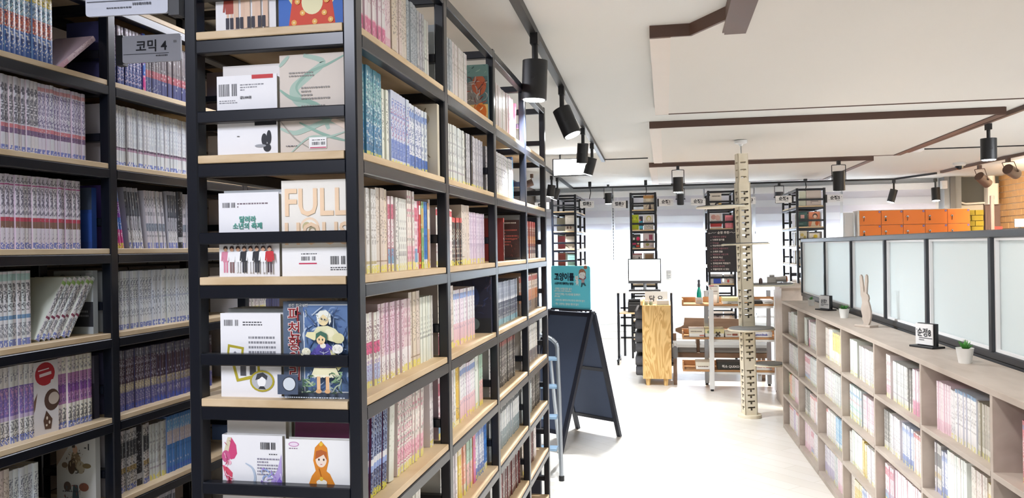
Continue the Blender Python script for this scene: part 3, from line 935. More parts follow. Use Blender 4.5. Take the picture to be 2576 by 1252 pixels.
    'dw': ('white comic with dark foot', .165, .0155, '#eceaea', [(0, .35, '#5a5260')], [(.4, .95, '#4a4c56', .3)], None),
    'co': ('coral comic', .17, .0155, '#e8a58c', [(.0, .2, '#e6e0c8')], [(.3, .9, '#f2e4dc', .3)], '#e6dc3c'),
    'op': ('thick orange and purple comic', .195, .026, '#e28a3a', [(0, .8, '#c9659c')], [(.2, .8, '#e8a040', .25)], None),
    'gp': ('green and pink comic', .165, .0155, '#a8c8b4', [(0, .5, '#dfb0ac')], [(.2, .9, '#7a5c5c', .25)], '#e6dc3c'),
    'sg': ('silver grey comic', .165, .0135, '#d5d9dc', [(0, .4, '#7f9098'), (.8, .9, '#3a3f46')], [(.4, .95, '#8a949c', .3)], None),
    'dr': ('dark red black comic', .165, .0155, '#4a2a2c', [(.9, 1, '#c03a36')], [(.1, .6, '#b49c94', .25)], None),
    'kw': ('white comic with red marks', .165, .0145, '#eceaea', [(.9, 1, '#d03c3c')], [(.2, .8, '#5a5a62', .25)], None),
    'yw': ('yellow topped white comic', .17, .0145, '#f1f0ea', [(.4, 1, '#e2d23e')], [(.45, .95, '#a8963a', .25)], '#e6dc3c'),
    'cb': ('white comic with colour waves', .175, .0165, '#eef1f1', [(.75, .8, '#6a9fc8'), (.55, .6, '#e2a7a7'), (.35, .4, '#9fd0c0'), (.15, .2, '#d9d58a')], [(.1, .95, '#8fb0c8', .25)], '#e6dc3c'),
    'im': ('white comic with blue dot top', .178, .0145, '#efeeec', [(.93, .99, '#4f8fc0')], [(.3, .88, '#4c4a4e', .5)], '#e6dc3c'),
    'ol': ('olive brown comic', .172, .0155, '#a49a86', [(.1, .2, '#d6d0c0')], [(.2, .9, '#6b6150', .3)], '#e6dc3c'),
    'yo': ('warm yellow comic', .165, .0145, '#dcc25a', [(.8, 1, '#e8dfc2')], [(.2, .8, '#a88a3a', .25)], '#e6dc3c'),
    'sk': ('sky blue comic', .17, .0145, '#6fb0d4', [(0, .2, '#eef0f0')], [(.2, .9, '#e8f2f6', .3)], '#e6dc3c'),
    'vi': ('violet grey comic', .168, .0145, '#dcd6e2', [(0, .4, '#a99cc0')], [(.3, .9, '#8a82a0', .3)], '#e6dc3c'),
    'ws': ('dark spined comic', .17, .0145, '#6d6a66', [(0, .2, '#e2e0da')], [(.2, .9, '#d8d4cc', .35)], '#e6dc3c'),
    'hr': ('crimson pink comic', .178, .0165, '#d43a5a', [(.85, .93, '#6a4a8a')], [(.2, .8, '#f4d8dc', .4)], '#e6dc3c'),
}
BW = 0.126
CACHE = {}


def lerp(a, b, t):
    return tuple(x + (y - x) * t for x, y in zip(a, b))


def book_faces(mb, key, seed, T, nr=30, nc=3, w=BW, side=None, ts=1.0, pale=0.0):
    """one closed book: spine in the local yz plane facing +x, covers at +-y, page block between them"""
    desc, h, t, base, bands, texts, stk = S[key]
    t *= ts
    rr = random.Random('%s%d' % (key, seed))
    h = h + rr.uniform(-0.001, 0.001)
    c0 = lin(base)
    base_c = tuple(min(1, x * rr.uniform(0.94, 1.03)) for x in c0)
    ys = [-t / 2 + t * k / nc for k in range(nc + 1)]
    xo = [0.0013 * math.sin(PI * k / nc) for k in range(nc + 1)]
    fine = nc > 3
    tr = random.Random(key)          # lettering differs from series to series; volumes of a series nearly repeat it
    V, F, C = [], [], []
    for i in range(nr + 1):
        for k in range(nc + 1):
            V.append(T @ Vector((xo[k], ys[k], h * i / nr)))
    for i in range(nr):
        f = (i + 0.5) / nr
        row = base_c
        for z0, z1, c in bands:
            if z0 <= f < z1:
                row = lin(c)
        for k in range(nc):
            c = row
            for z0, z1, tc2, den in texts:
                if z0 <= f < z1:
                    q = tr.random()
                    if q < den * (1.2 if 0 < k < nc - 1 else 0.6):
                        c = lerp(row, lin(tc2), (0.5 if fine else 0.3) + 0.4 * rr.random())
            if rr.random() < 0.04:
                c = lerp(c, (0.9, 0.9, 0.9), 0.35)
            if stk and (i + 0.5) / nr < 0.085 and k < nc - 1 + seed % 2 and rr.random() < 0.75:
                c = lerp(c, lin(stk), 0.75)
            if pale:
                c = lerp(c, (0.84, 0.83, 0.81), pale)
            F.append((i * (nc + 1) + k, i * (nc + 1) + k + 1, (i + 1) * (nc + 1) + k + 1, (i + 1) * (nc + 1) + k))
            C.append(c)
    n = len(mb.v)
    mb.v.extend(tuple(p) for p in V)
    for f, c in zip(F, C):
        mb.f.append(tuple(n + q for q in f))
        mb.m.append(0)
        mb.c.append(c)
    sc = lerp(base_c, lin(bands[0][2]), 0.25) if bands else base_c
    if side:
        sc = lin(side)
    for s in (-1, 1):
        y0, y1 = (-t / 2, -t / 2 + 0.0009) if s < 0 else (t / 2 - 0.0009, t / 2)
        mb.box(-w, 0, y0, y1, 0, h, 0, sc, T)
    return h, t


def page_faces(mb, key, T, w=BW, mi=0, h=None, ts=1.0):
    h0, t = S[key][1], S[key][2] * ts
    mb.box(-w + 0.002, -0.0008, -t / 2 + 0.0009, t / 2 - 0.0009, 0.001, (h or h0) - 0.0025, mi, (0.62, 0.57, 0.46), T)


ALL = []        # every spine-out book: dict(key, T, label parts)
VIEW = Vector((0, 0, H_EYE))


def row(M, length, tokens, unit, shelf, end='from the near end', hidden=False, fill=False, pale=0.0):
    """place runs of books along M's y axis (left to right seen from the front), spines at M's x = 0"""
    y, ts = 0.0, 1.0
    if fill:
        gaps = sum(float(q[1:]) / 100 for q in tokens.split() if q[0] == '_')
        tot = sum(S[q.split('@')[0].split('*')[0]][2] * (int(q.split('@')[0].split('*')[1]) if '*' in q else 1) for q in tokens.split() if q[0] != '_')
        ts = round(max(1.0, min(1.55, (length * 0.97 - gaps) / tot)) * 20) / 20 if tot > 0.1 else 1.0
    n0 = len(ALL)
    rr = random.Random(tokens + unit + shelf)
    cnt = {}
    for tok in tokens.split():
        if tok[0] == '_':
            y += float(tok[1:]) / 100
            continue
        deg = 0.0
        if '@' in tok:
            tok, d = tok.split('@')
            deg = float(d)
        key, n = tok.split('*') if '*' in tok else (tok, 1)
        n = int(n)
        _, h, t = S[key][:3]
        t *= ts
        a = math.radians(deg)
        pitch = t / math.cos(a) + 0.0004
        if deg < 0:
            pass
        elif deg > 0:
            y += h * math.sin(a)
        for i in range(n):
            if y + pitch > length:
                break
            sx = rr.uniform(-0.006, 0.0)
            if deg == 0:
                T = M @ Matrix.Translation((sx, y + t / 2, 0))
            elif deg < 0:       # leaning to the right: pivot on the right bottom edge
                T = M @ Matrix.Translation((sx, y + pitch, 0)) @ Matrix.Rotation(a, 4, 'X') @ Matrix.Translation((0, -t / 2, 0))
            else:
                T = M @ Matrix.Translation((sx, y, 0)) @ Matrix.Rotation(a, 4, 'X') @ Matrix.Translation((0, t / 2, 0))
            cnt[key] = cnt.get(key, 0) + 1
            ALL.append(dict(key=key, T=T, ord=cnt[key], unit=unit, shelf=shelf, end=end, hidden=hidden, seed=rr.randrange(3), ts=ts, pale=pale))
            y += pitch
        if deg < 0:
            y += h * math.sin(-a)
    if end == 'from the right':        # count from the right end of the row
        for b in ALL[n0:]:
            b['ord'] = cnt[b['key']] + 1 - b['ord']
    return y


SHN = ['top shelf', 'second shelf', 'third shelf', 'fourth shelf', 'fifth shelf', 'sixth shelf', 'seventh shelf', 'lowest shelf']

# central bookcase, rows facing the aisle: bay 0 nearest
CR = {
    (0, 0): 'ye pk*10 _0.2 lp*2 _0.4 ct cr*4 gb*4 sh*3 wn*2', (0, 1): '_1 gb*4 or gb*3 wg*8 _8', (0, 2): 'wg*18 lp*6 hp*2@-12', 
    (1, 0): 'pu tl*7 wn*3 fl*6 bw*7 _3', (1, 1): 'gw*16 wn sb sh*3 sb sh*8', (1, 2): 'bp*20 bb*2', 
    (2, 0): 'wg*10 ct*3 pr*3 wk*6 wx*3 pr*2 hp rd gn gn bl*2 or wg*2', (2, 1): 'rw*8 br*5 ct*3 _1 pb*11', (2, 3): 'fr*18', (2, 2): '_30 dr*1',
    (3, 0): 'wn wc*9 pl*13 _0.3 ct*3 wn*9', (3, 1): 'mr cr*5 _0.5 pw2*11 _16', (3, 2): 'db*30', (3, 3): 'fo*20',
    (4, 0): 'nv*13@-5 gt@-5 wx*13@-4 _5 wk*5', (4, 1): 'pr*4 wk*4 yl pw2*9 ww*2 gp*2', (4, 2): 'dw*6 bg*14', (4, 3): 'dw*18',
    (5, 0): 'cm*4 dk*4 rd*3 _12 wn*4', (5, 1): 'wk*9 yo*3 co*3 gp*4 op bw*6 bl*3', (5, 2): 'sg*36', (5, 3): 'sg*14 bg*12',
    (6, 0): 'wk*12 pr*9', (6, 1): 'wn*8 rd*3 wk*8', (6, 2): 'sg*7 kw*3 dr*16', (6, 3): 'cr*6@8 dr*6 kw*3',
}
BAYN = ['nearest bay of the central bookcase', 'second bay of the central bookcase', 'third bay of the central bookcase', 'farthest bay of the central bookcase']
for (lv, bay), tok in CR.items():
    y0 = CYS[bay] + (0.038 if bay else 0.044)
    M = Matrix.Translation((CX - 0.036, CY + y0, CLV[lv])) 
    row(M, CYS[bay + 1] - y0 - 0.004, tok, BAYN[bay], SHN[lv], fill=True)
# rows on the far side of the central bookcase: only page edges and end covers show
for lv, tok in ((0, 'cm*6'), (1, 'ww*4'), (2, 'gw*5'), (3, 'gw*4 _17 ct*9'), (4, 'ww*24'), (5, 'wk*26')):
    if lv == 3:
        M = Matrix.Translation((CX - 0.305, CY + 0.50, CLV[lv])) @ Matrix.Rotation(PI, 4, 'Z')
        row(M, 0.25, 'ct*9', 'rear of the central bookcase', SHN[lv], 'from the far end', True)
        M = Matrix.Translation((CX - 0.305, CY + 0.115, CLV[lv])) @ Matrix.Rotation(PI, 4, 'Z')
        row(M, 0.2, 'gw*4', 'rear of the central bookcase', SHN[lv], 'from the far end', True)
    elif lv in (4, 5):
        n = int(tok.split('*')[1])
        M = Matrix.Translation((CX - 0.305, CY + 0.046 + n * (S[tok[:2]][2] + 0.0004), CLV[lv])) @ Matrix.Rotation(PI, 4, 'Z')
        row(M, 0.6, tok, 'rear of the central bookcase', SHN[lv], 'from the far end', True)
    else:
        n = int(tok.split('*')[1])
        M = Matrix.Translation((CX - 0.305, CY + 0.046 + n * (S[tok[:2]][2] + 0.0004), CLV[lv])) @ Matrix.Rotation(PI, 4, 'Z')
        row(M, 0.4, tok, 'rear of the central bookcase', SHN[lv], 'from the far end', True)

# wall bookcase at the left
LRW = {
    (1, 0): '_14 cm*21 _0.3 lp@-50', (1, 1): 'dp*10 mg bn*18', (1, 2): 'bn*20',
    (2, 0): '_9 la*14 la2*14 la*13', (2, 1): '_1 lb*30 gw*5', (2, 2): 'lb*18',
    (3, 0): '_4 lc*40', (3, 1): '_0.5 mg*3@9 gm*5@8 pw*8@6 gm*4@3 wb pw*7', (3, 2): 'bk*14 gm*12',
    (4, 0): '_7 ld*25 _1 lg*7@-33', (4, 1): 'wt*26', (4, 2): 'wk*12 bn*10',
    (5, 0): '_2 le*27 _8.5 lf*10', (5, 1): '_0.5 dk*34', (5, 2): 'lb*12 dp*8',
    (6, 0): '_2 cr*21 wt*6', (6, 1): 'bk*7 wb bk*2 gw*6 bb*14', (6, 2): 'bb*22 mg*4',
    (7, 0): '_30 gm*4', (7, 1): 'cr*14 gm*6', (7, 2): 'bk*16',
    (3, 3): 'bn*24', (2, 3): 'bn*24', (4, 3): 'wk*20', (5, 3): 'dk*22',
}
ML = Matrix.Translation((LX, LY, 0)) @ Matrix.Rotation(LR, 4, 'Z')
LBN = ['near bay of the wall bookcase', 'middle bay of the wall bookcase', 'third bay of the wall bookcase', 'far bay of the wall bookcase']
for (lv, bay), tok in LRW.items():
    y0 = LYS[bay + 1] + 0.034
    if bay == 0:
        y0 = -0.70 + 0.034
    M = ML @ Matrix.Translation((-0.035, y0, LLV[lv]))
    row(M, 0.63, tok, LBN[bay], SHN[lv - 1], 'from the right' if bay == 0 else 'from the left', bay > 1)

# low cabinet: columns from the far end
KRW = {
    (0, 0): '_6 wk*6 ww*3 wk*12 pw2*4', (1, 0): '_7 wk*14 gw*10', (2, 0): '_2 gn*3 co*4 cr*4 lp*8', (3, 0): '_3 rw*8 _0.4 pb*5 kw*10 bw*4',
    (0, 1): '_3 ww*3 ws _4 pk*2 wk*14', (1, 1): '_2 pr*9 gw*12 vi*8', (2, 1): '_1 ws*9 rw*8 kw*12', (3, 1): '_1 lp*10 pr*4 wk*14',
    (0, 2): '_7 cr*5 ww*3 yw*16@2 ', (1, 2): '_1 wk*14 gw*16', (2, 2): '_6 kw*2 wk*10 sk*7 bl*2 ws*5', (3, 2): '_0.5 vi*12 gw*6 lp*6 fo*6',
    (0, 3): '_4 ww*6 _3 wk*20', (1, 3): '_0.5 cb*13 _2 pl*20', (2, 3): '_1 wn*3 ww*8 yl yo*2 wk*14', (3, 3): '_1 cr*4 yo*6 bw*5 lp*6 wk*8',
    (0, 4): '_5 wx*4 _2 gw*13 ws*4 pk*10 hr', (1, 4): '_1 ws*5 wk*10 _3 bw*9 _1 rw*12', (2, 4): '_1 pr*6 _3 lp*22', (3, 4): '_1 wk*16 pr*12',
    (0, 5): '_6 lp*9 wk*3 im*13 ol*13 ww*2', (1, 5): '_1 bk*5 bw*4 ww*10 _3 cr*9 yo*7', (2, 5): '_2 wk*14 gw*12', (3, 5): '_2 pr*14 wk*14',
    (0, 6): '_10 hr*4 lp*2 ww*8 wk*14', (1, 6): '_6 wk*20', (2, 6): '_6 gw*20', (3, 6): '_5 wk*14',
}
COLN = ['farthest column of the low cabinet', 'second column from the far cabinet end', 'third column from the far cabinet end', 'fourth column from the far cabinet end',
        'fifth column from the far cabinet end', 'sixth column from the far cabinet end', 'nearest column of the low cabinet']
RWN = ['top row', 'second row', 'third row', 'bottom row']
for (r, c), tok in KRW.items():
    l0 = KD[c] + 0.012
    M = MK @ Matrix.Translation((0.035, -l0, KL[r])) @ Matrix.Rotation(PI, 4, 'Z')
    row(M, KD[c + 1] - l0 - 0.012, tok, COLN[c], RWN[r], 'from the left', fill=True, pale=0.28)

# a few rows on the far shelves
for x, dp, lv, tok, lab in ((-1.115, .325, 1, 'ww*8 rd*2 ww*6', 'first'), (-1.115, .325, 2, 'ww*9 hp*2', 'first'), (-1.115, .325, 3, 'ww*9 rd*2', 'first'), (1.93, .345, 1, 'wk*18', 'last'), (1.93, .345, 2, 'ws*6 wk*10', 'last'), (1.93, .345, 3, 'wk*14', 'last')):
    M = Matrix.Translation((x - 0.03, 10.55, FLV[lv]))
    row(M, 0.45, tok, '%s far shelf' % lab, SHN[lv])
    M = Matrix.Translation((x - dp + 0.03, 11.02, FLV[lv])) @ Matrix.Rotation(PI, 4, 'Z')
    row(M, 0.45, tok, '%s far shelf back' % lab, SHN[lv])


def score(b):
    p = b['T'].translation
    d = p - VIEW
    z = d.dot(Fw)
    u, v = 1288 + 2050 * d.dot(ex) / z, 624 - 2050 * (d.dot(ey) + 0.08) / z
    if b['hidden'] or z < 0.3 or not (-15 < u < 2590) or not (-60 < v < 1310):
        return 0
    if b['unit'] in LBN and u > 500:
        return 0
    _, h, t = S[b['key']][:3]
    n = b['T'].to_3x3() @ Vector((1, 0, 0))
    return h * t * b['ts'] * abs(n.dot(d.normalized())) / (z * z)


ranked = sorted(range(len(ALL)), key=lambda i: -score(ALL[i]))
single = set(ranked[:268])
rest = MB()
for i, b in enumerate(ALL):
    key, seed = b['key'], b['seed']
    if i in single and score(b) > 0:
        ck = (key, seed, b['ts'], b['pale'])
        if ck not in CACHE:
            m1, m2 = MB(), MB()
            hh, _ = book_faces(m1, key, seed, Matrix.Identity(4), 56, 5, ts=b['ts'], pale=b['pale'])
            page_faces(m2, key, Matrix.Identity(4), BW, 0, hh, b['ts'])
            CACHE[ck] = (m1.mesh('comic_book', ['print_gloss']), m2.mesh('page_block', ['paper']))
        a, pg = CACHE[ck]
        o = link(bpy.data.objects.new('comic_book', a))
        o.matrix_world = b['T']
        tag(o, '%s %s %s, %s, %s' % (ORD[b['ord'] - 1], S[key][0], b['end'].replace('the ', ''), b['shelf'], b['unit'].replace(' of the ', ', ')), 'book', 'comics on the %s, %s' % (b['shelf'], b['unit']))
        WM[o.name] = b['T']
        b['obj'] = o
        link(bpy.data.objects.new('page_block', pg), o)
    else:
        hh, _ = book_faces(rest, key, seed, b['T'], 30, ts=b['ts'], pale=b['pale'])
        page_faces(rest, key, b['T'], BW, 1, hh, b['ts'])
ro = rest.build('comic_books', ['print_gloss', 'paper'])
tag(ro, 'the many smaller comics filling the remaining shelves of the bookcases and the low cabinet', 'books', kind='stuff')

# ---------------------------------------------------------------- comics whose covers show
def face_book(label, M, w, h, t, cover='#eceaea', shapes=(), spine='right', group=None, name='comic_book', cat='book', parts=True):
    """book standing upright, cover in M's xy plane (x right, y up, z to the viewer), thickness going back"""
    mb = MB()
    c = lin(cover)
    e = 0.0012
    mb.box(0, w, 0, h, -e, 0, 0, c, M)
    mb.box(0, w, 0, h, -t, -t + e, 0, c, M)
    if spine == 'right':
        mb.box(w - e, w, 0, h, -t + e, -e, 0, c, M)
    else:
        mb.box(0, e, 0, h, -t + e, -e, 0, c, M)
    loc = M.translation
    t0 = mb.build(name, 'print_gloss')
    tag(t0, label, cat, group)
    pg = MB()
    x0, x1 = (0.003, w - e) if spine == 'right' else (e, w - 0.003)
    pg.box(x0, x1, 0.001, h - 0.003, -t + e, -e, 0, None, M)
    pg.build('page_block', 'paper', t0)
    if shapes:
        art(t0, M, shapes, 'print_matte', 'cover_print')
    return t0


def fig(x, y, h, top, bot, skin='#d8a88a', hair='#5a4032', arms=True):
    """tiny printed standing figure: feet at (x, y), height h"""
    w = h * 0.11
    s = [('r', x - w * 0.8, y, x - w * 0.15, y + h * 0.45, bot), ('r', x + w * 0.15, y, x + w * 0.8, y + h * 0.45, bot),
         ('p', [(x - w, y + h * 0.4), (x + w, y + h * 0.4), (x + w * 1.2, y + h * 0.8), (x - w * 1.2, y + h * 0.8)], top)]
    if arms:
        s += [('l', [(x - w * 1.2, y + h * 0.78), (x - w * 1.5, y + h * 0.45)], w * 0.5, top), ('l', [(x + w * 1.2, y + h * 0.78), (x + w * 1.5, y + h * 0.45)], w * 0.5, top)]
    s += [('e', x, y + h * 0.89, w * 0.75, h * 0.09, skin), ('p', [(x - w * 0.8, y + h * 0.88), (x - w * 0.7, y + h * 0.98), (x, y + h * 1.01), (x + w * 0.7, y + h * 0.98), (x + w * 0.8, y + h * 0.88), (x, y + h * 0.945)], hair)]
    return s


EY = CY + 0.0245
RX, LXX = -0.734, -0.868

# right-hand column of the end frame
M = face_y(RX, EY, CLV[0])
a = [('r', 0, 0, .139, .19, '#3f6fc4'), ('e', .07, .11, .06, .09, '#f0e6a8'), ('p', [(.02, 0), (.118, 0), (.108, .075), (.095, .08), (.085, .05), (.055, .05), (.045, .08), (.032, .075)], '#d8492e'), ('e', .07, .05, .022, .024, '#f3ecc0')]
for i, (x, y) in enumerate(((.032, .012), (.05, .03), (.075, .012), (.095, .028), (.108, .014), (.04, .052), (.1, .052))):
    a += [('e', x, y, .0055, .0055, '#f2b45c'), ('e', x, y, .002, .002, '#fbe7b0')]
face_book('blue comic cover with red flowered overalls, above the top end board', M, .139, .19, .016, '#3f6fc4', a)

M = face_y(RX, EY, CLV[1])
a = [('r', 0, 0, .139, .192, '#d8cdc2')]
g1, g2 = '#a9c0b2', '#8fb0a0'
for pts, w, c in (([(.05, .19), (.09, .175), (.06, .15), (.03, .125), (.04, .1), (.075, .09), (.09, .07), (.1, .045)], .012, g1), ([(.139, .188), (.1, .17), (.06, .155), (.035, .13), (.045, .11)], .004, g2),
                  ([(0, .125), (.025, .108), (.06, .1), (.09, .082), (.1, .06)], .006, g2), ([(0, .09), (.03, .088), (.05, .08), (.07, .084)], .002, '#9a958c'), ([(.02, .19), (.0, .17)], .005, g1),
                  ([(.0, .05), (.03, .04), (.06, .048), (.1, .06), (.139, .05)], .007, g1), ([(.04, .06), (.09, .035), (.139, .02)], .004, g2), ([(.0, .065), (.03, .03), (.06, .01)], .002, '#a39c92'), ([(.02, .0), (.06, .03), (.1, .03), (.139, .04)], .003, g1)):
    a.append(('s', pts, w * 1.5, c))
a += [('t', .02, .155, .05, 2, .006, '#8f8a86'), ('t', .045, .125, .06, 4, .007, '#8f8a86'), ('t', .045, .09, .05, 2, .006, '#8f8a86'), ('p', [(.105, .06), (.139, .04), (.139, .055), (.11, .066)], '#e8d3c2'),
      ('r', .06, .008, .096, .03, '#f5f4f2'), ('b', .066, .015, .026, .006), ('t', .066, .024, .024, 1, .003, '#33333a'), ('r', .062, .009, .095, .011, '#c8476a'), ('t', .012, .014, .022, 1, .004, '#55525a')]
face_book('pale comic cover with swirling sea green marbling and bar code sticker', M, .139, .192, .018, '#d8cdc2', a)

M = face_y(RX, EY, CLV[2])
cr = '#f3d9bb'
a = [('r', 0, 0, .139, .186, '#f1ece2'), ('e', .058, .092, .021, .022, '#f5dcc0'), ('e', .058, .09, .017, .019, '#f4f0e4'), ('e', .052, .095, .009, .01, '#c9bb8c'), ('e', .052, .092, .006, .007, '#eee2cf'), ('e', .064, .088, .008, .009, '#a79a78'), ('e', .064, .086, .005, .006, '#e6d9c6'),
     ('r', 0, 0, .139, .055, '#f3f2f1'), ('b', .04, .03, .03, .008), ('t', .04, .042, .03, 1, .004, '#33333a'), ('r', .035, .023, .072, .0255, '#c8355a'), ('b', .1, .022, .03, .016), ('t', .1, .015, .034, 2, .004, '#44444a')]
b1 = face_book('cream comic cover with large pale orange title letters and small round portrait', M, .139, .186, .02, '#f1ece2', a)
mat('peach_ink', '#f3d3b0', 0.6)
text(b1, 'FULL', .074, M @ Matrix.Translation((.004, .118, .0022)), 'peach_ink', sx=.84, bold=.0012)
text(b1, 'HOUSE', .06, M @ Matrix.Translation((.004, .062, .0022)), 'peach_ink', sx=.84, bold=.001)

M = face_y(RX, EY, CLV[3])
a = [('r', 0, 0, .139, .188, '#5a6980'), ('r', 0, 0, .139, .012, '#4d5a70'), ('r', .042, .012, .136, .182, '#dfe3e6'), ('r', .044, .014, .134, .18, '#5f7ca8')]
a += scribble(.046, .016, .132, .178, 90, ['#7f98bd', '#48649a', '#9fb3cc', '#3d567f', '#b9c7d6'], 5, .003, .03)
a += [('s', [(.05, .17), (.075, .14), (.1, .1), (.125, .05)], .0018, '#3a4660'), ('s', [(.118, .178), (.1, .13), (.12, .09)], .0014, '#33405a'),
      # pale haired upper figure
      ('p', [(.066, .128), (.076, .14), (.096, .142), (.112, .136), (.128, .118), (.124, .108), (.104, .112), (.084, .118)], '#e3dfb6'), ('e', .1, .128, .01, .008, '#ece6c4'), ('e', .118, .118, .012, .01, '#d9d3a2'),
      ('e', .088, .154, .011, .012, '#ecd7a6'), ('p', [(.076, .15), (.074, .163), (.082, .171), (.094, .172), (.103, .164), (.104, .15), (.1, .143), (.099, .155), (.088, .164), (.08, .156), (.079, .147)], '#e9eade')]
a += scribble(.075, .15, .103, .171, 16, ['#c9ccc2', '#f6f6ee', '#a9b0a8'], 8, .0012, .014)
a += [('e', .085, .155, .0012, .0018, '#3a3a3a'), ('e', .092, .154, .0012, .0018, '#3a3a3a'), ('p', [(.052, .122), (.07, .114), (.082, .12), (.07, .13), (.056, .13)], '#e6dfae'),
      # violet coated lower figure
      ('p', [(.07, .06), (.112, .06), (.108, .1), (.097, .108), (.078, .106), (.068, .092)], '#584ea2'), ('p', [(.1, .1), (.116, .086), (.126, .064), (.118, .056), (.108, .074)], '#dcd79c'), ('p', [(.072, .1), (.06, .086), (.056, .072), (.064, .068), (.074, .084)], '#4a4290'), ('e', .088, .104, .006, .005, '#efe9da'),
      ('e', .084, .116, .009, .010, '#efcf9e'), ('p', [(.073, .114), (.074, .127), (.084, .132), (.096, .127), (.097, .112), (.091, .12), (.083, .124), (.077, .119)], '#3f6a58'), ('e', .0805, .116, .0013, .0022, '#22443a'), ('e', .0875, .1155, .0013, .0022, '#22443a'), ('s', [(.082, .109), (.0845, .108), (.087, .109)], .0008, '#b8605a'),
      ('s', [(.088, .1), (.09, .08), (.088, .062)], .0012, '#cfd3e6'), ('s', [(.08, .094), (.09, .09), (.1, .094)], .0012, '#cfd3e6'), ('s', [(.078, .084), (.09, .08), (.102, .084)], .0012, '#cfd3e6'),
      ('e', .054, .092, .009, .008, '#e9e6cf'), ('e', .118, .098, .011, .009, '#efece0'), ('p', [(.064, .046), (.122, .046), (.114, .062), (.07, .062)], '#f0eac2')]
a += [('e', .066 + .006 * k, .046, .0034, .003, '#f6f2d8') for k in range(10)]
a += scribble(.068, .062, .112, .1, 18, ['#463d88', '#6f66b8', '#3b3378'], 3, .0016, .014) + scribble(.108, .088, .128, .106, 12, ['#ffffff', '#c9cfc8'], 4, .001, .01) + scribble(.046, .084, .062, .1, 10, ['#ffffff', '#cfcaa2'], 6, .001, .009)
a += [('r', .078, .018, .085, .046, '#e6b98a'), ('r', .096, .018, .103, .046, '#e6b98a'), ('e', .0815, .018, .006, .004, '#d8a878'), ('e', .0995, .018, .006, .004, '#d8a878')]
a += scribble(.048, .016, .074, .05, 22, ['#3f5a48', '#7a9a74', '#2f4438', '#a9b89a'], 11, .003, .02) + scribble(.106, .016, .132, .055, 22, ['#3f5a48', '#7a9a74', '#2f4438', '#a9b89a'], 12, .003, .02)
a += [('r', .0, .012, .042, .05, '#465268'), ('e', .024, .032, .014, .014, '#1f2630'), ('e', .024, .032, .0125, .0125, '#cfd6dc'), ('t', .004, .006, .13, 1, .004, '#c9d2dc')]
b2 = face_book('blue grey comic cover with red vertical Korean title and fairy drawing', M, .139, .188, .018, '#5a6980', a)
mat('title_red', '#8d1f24', 0.6)
mat('title_halo', '#e9dcd8', 0.6)
for i, ch in enumerate('파천황의리'):
    q = M @ Matrix.Translation((.010, .152 - i * .0285, .0024))
    text(b2, ch, .030, q, 'title_halo', bold=.0016)
    text(b2, ch, .030, q @ Matrix.Translation((0, 0, .0006)), 'title_red', bold=.0002)
text(b2, '1', .022, M @ Matrix.Translation((.019, .024, .0026)), 'red_card', bold=.0006)
text(b2, '완전 한국어판', .007, M @ Matrix.Translation((.012, .178, .0024)), 'paper_white')

M = face_y(RX, EY, CLV[4])
og, od = '#e08a28', '#b96a18'
a = [('r', 0, 0, .139, .15, '#f3f2f1'), ('e', .018, .14, .011, .005, '#c88ab8'), ('e', .018, .14, .009, .0035, '#f0e0ee'), ('t', .008, .131, .018, 1, .004, '#8a6a86'),
     ('p', [(.05, 0), (.105, 0), (.102, .065), (.092, .085), (.085, .09), (.09, .11), (.087, .135), (.075, .148), (.062, .135), (.058, .11), (.063, .09), (.055, .08), (.047, .06)], og), ('e', .0745, .113, .0115, .016, '#f6e2d0'), ('p', [(.062, .112), (.064, .128), (.0745, .131), (.086, .127), (.087, .11), (.08, .122)], '#b9622e'),
     ('e', .07, .112, .0018, .0022, '#4a3024'), ('e', .08, .112, .0018, .0022, '#4a3024'), ('l', [(.073, .103), (.077, .103)], .0012, '#c8626a'), ('e', .075, .142, .004, .004, '#f0c23c'), ('e', .0755, .068, .011, .006, '#f4efe2'), ('e', .075, .075, .004, .004, '#f0c23c'), ('l', [(.07, .095), (.074, .08)], .002, od), ('l', [(.058, .02), (.062, .06)], .002, od), ('l', [(.096, .02), (.092, .06)], .002, od)]
face_book('white comic cover with a figure in an orange hooded coat', M, .139, .15, .018, '#f3f2f1', a)

# left-hand column
def left_end(lv, h, label, shapes, cover='#efeef0', w=.128):
    M = face_y(LXX, EY, CLV[lv])
    return face_book(label, M, w, h, .016, cover, [('r', 0, 0, w, h, cover)] + shapes, 'left'), M


a = []
for i, (x, t, bt) in enumerate(((.03, '#a8483a', '#e3c2aa'), (.052, '#7d8ab0', '#e3c2aa'), (.077, '#c9a46a', '#e8c9b0'), (.1, '#5a4a6a', '#e3c2aa'))):
    a += fig(x, .008, .15 if i else .075, t, bt)
    a += [('r', x - .008, .008, x - .001, .03, '#32303c'), ('r', x + .001, .008, x + .008, .03, '#32303c')]
left_end(0, .18, 'white comic cover with four girls standing in dark boots', a)
b3, M = left_end(1, .158, 'white back cover with red corner tag, bar code and black figure sketch', [('b', .004, .118, .04, .024), ('r', .075, .15, .12, .158, '#c43a3a'), ('t', .05, .138, .05, 3, .005, '#8a8a90'), ('t', .005, .108, .035, 2, .004, '#8a8a90'), ('r', .08, .058, .126, .07, '#26272e'), ('e', .1, .03, .006, .012, '#26272e'), ('e', .11, .034, .005, .014, '#26272e'), ('e', .106, .014, .008, .008, '#26272e'), ('e', .092, .018, .012, .003, '#a0a2a8'), ('e', .045, .038, .003, .001, '#777777')])
text(b3, '연습생들의 세계, 일곱\n하나하나 기초부터 가정이', .0095, M @ Matrix.Translation((.004, .082, .0022)), 'ink', bold=.0001)
text(b3, '값5,000원', .006, M @ Matrix.Translation((.05, .112, .0022)), 'ink')
a = [('b', .008, .136, .027, .01), ('t', .04, .142, .06, 2, .006, '#7a6a72'), ('t', .03, .075, .085, 3, .006, '#3a3a42')]
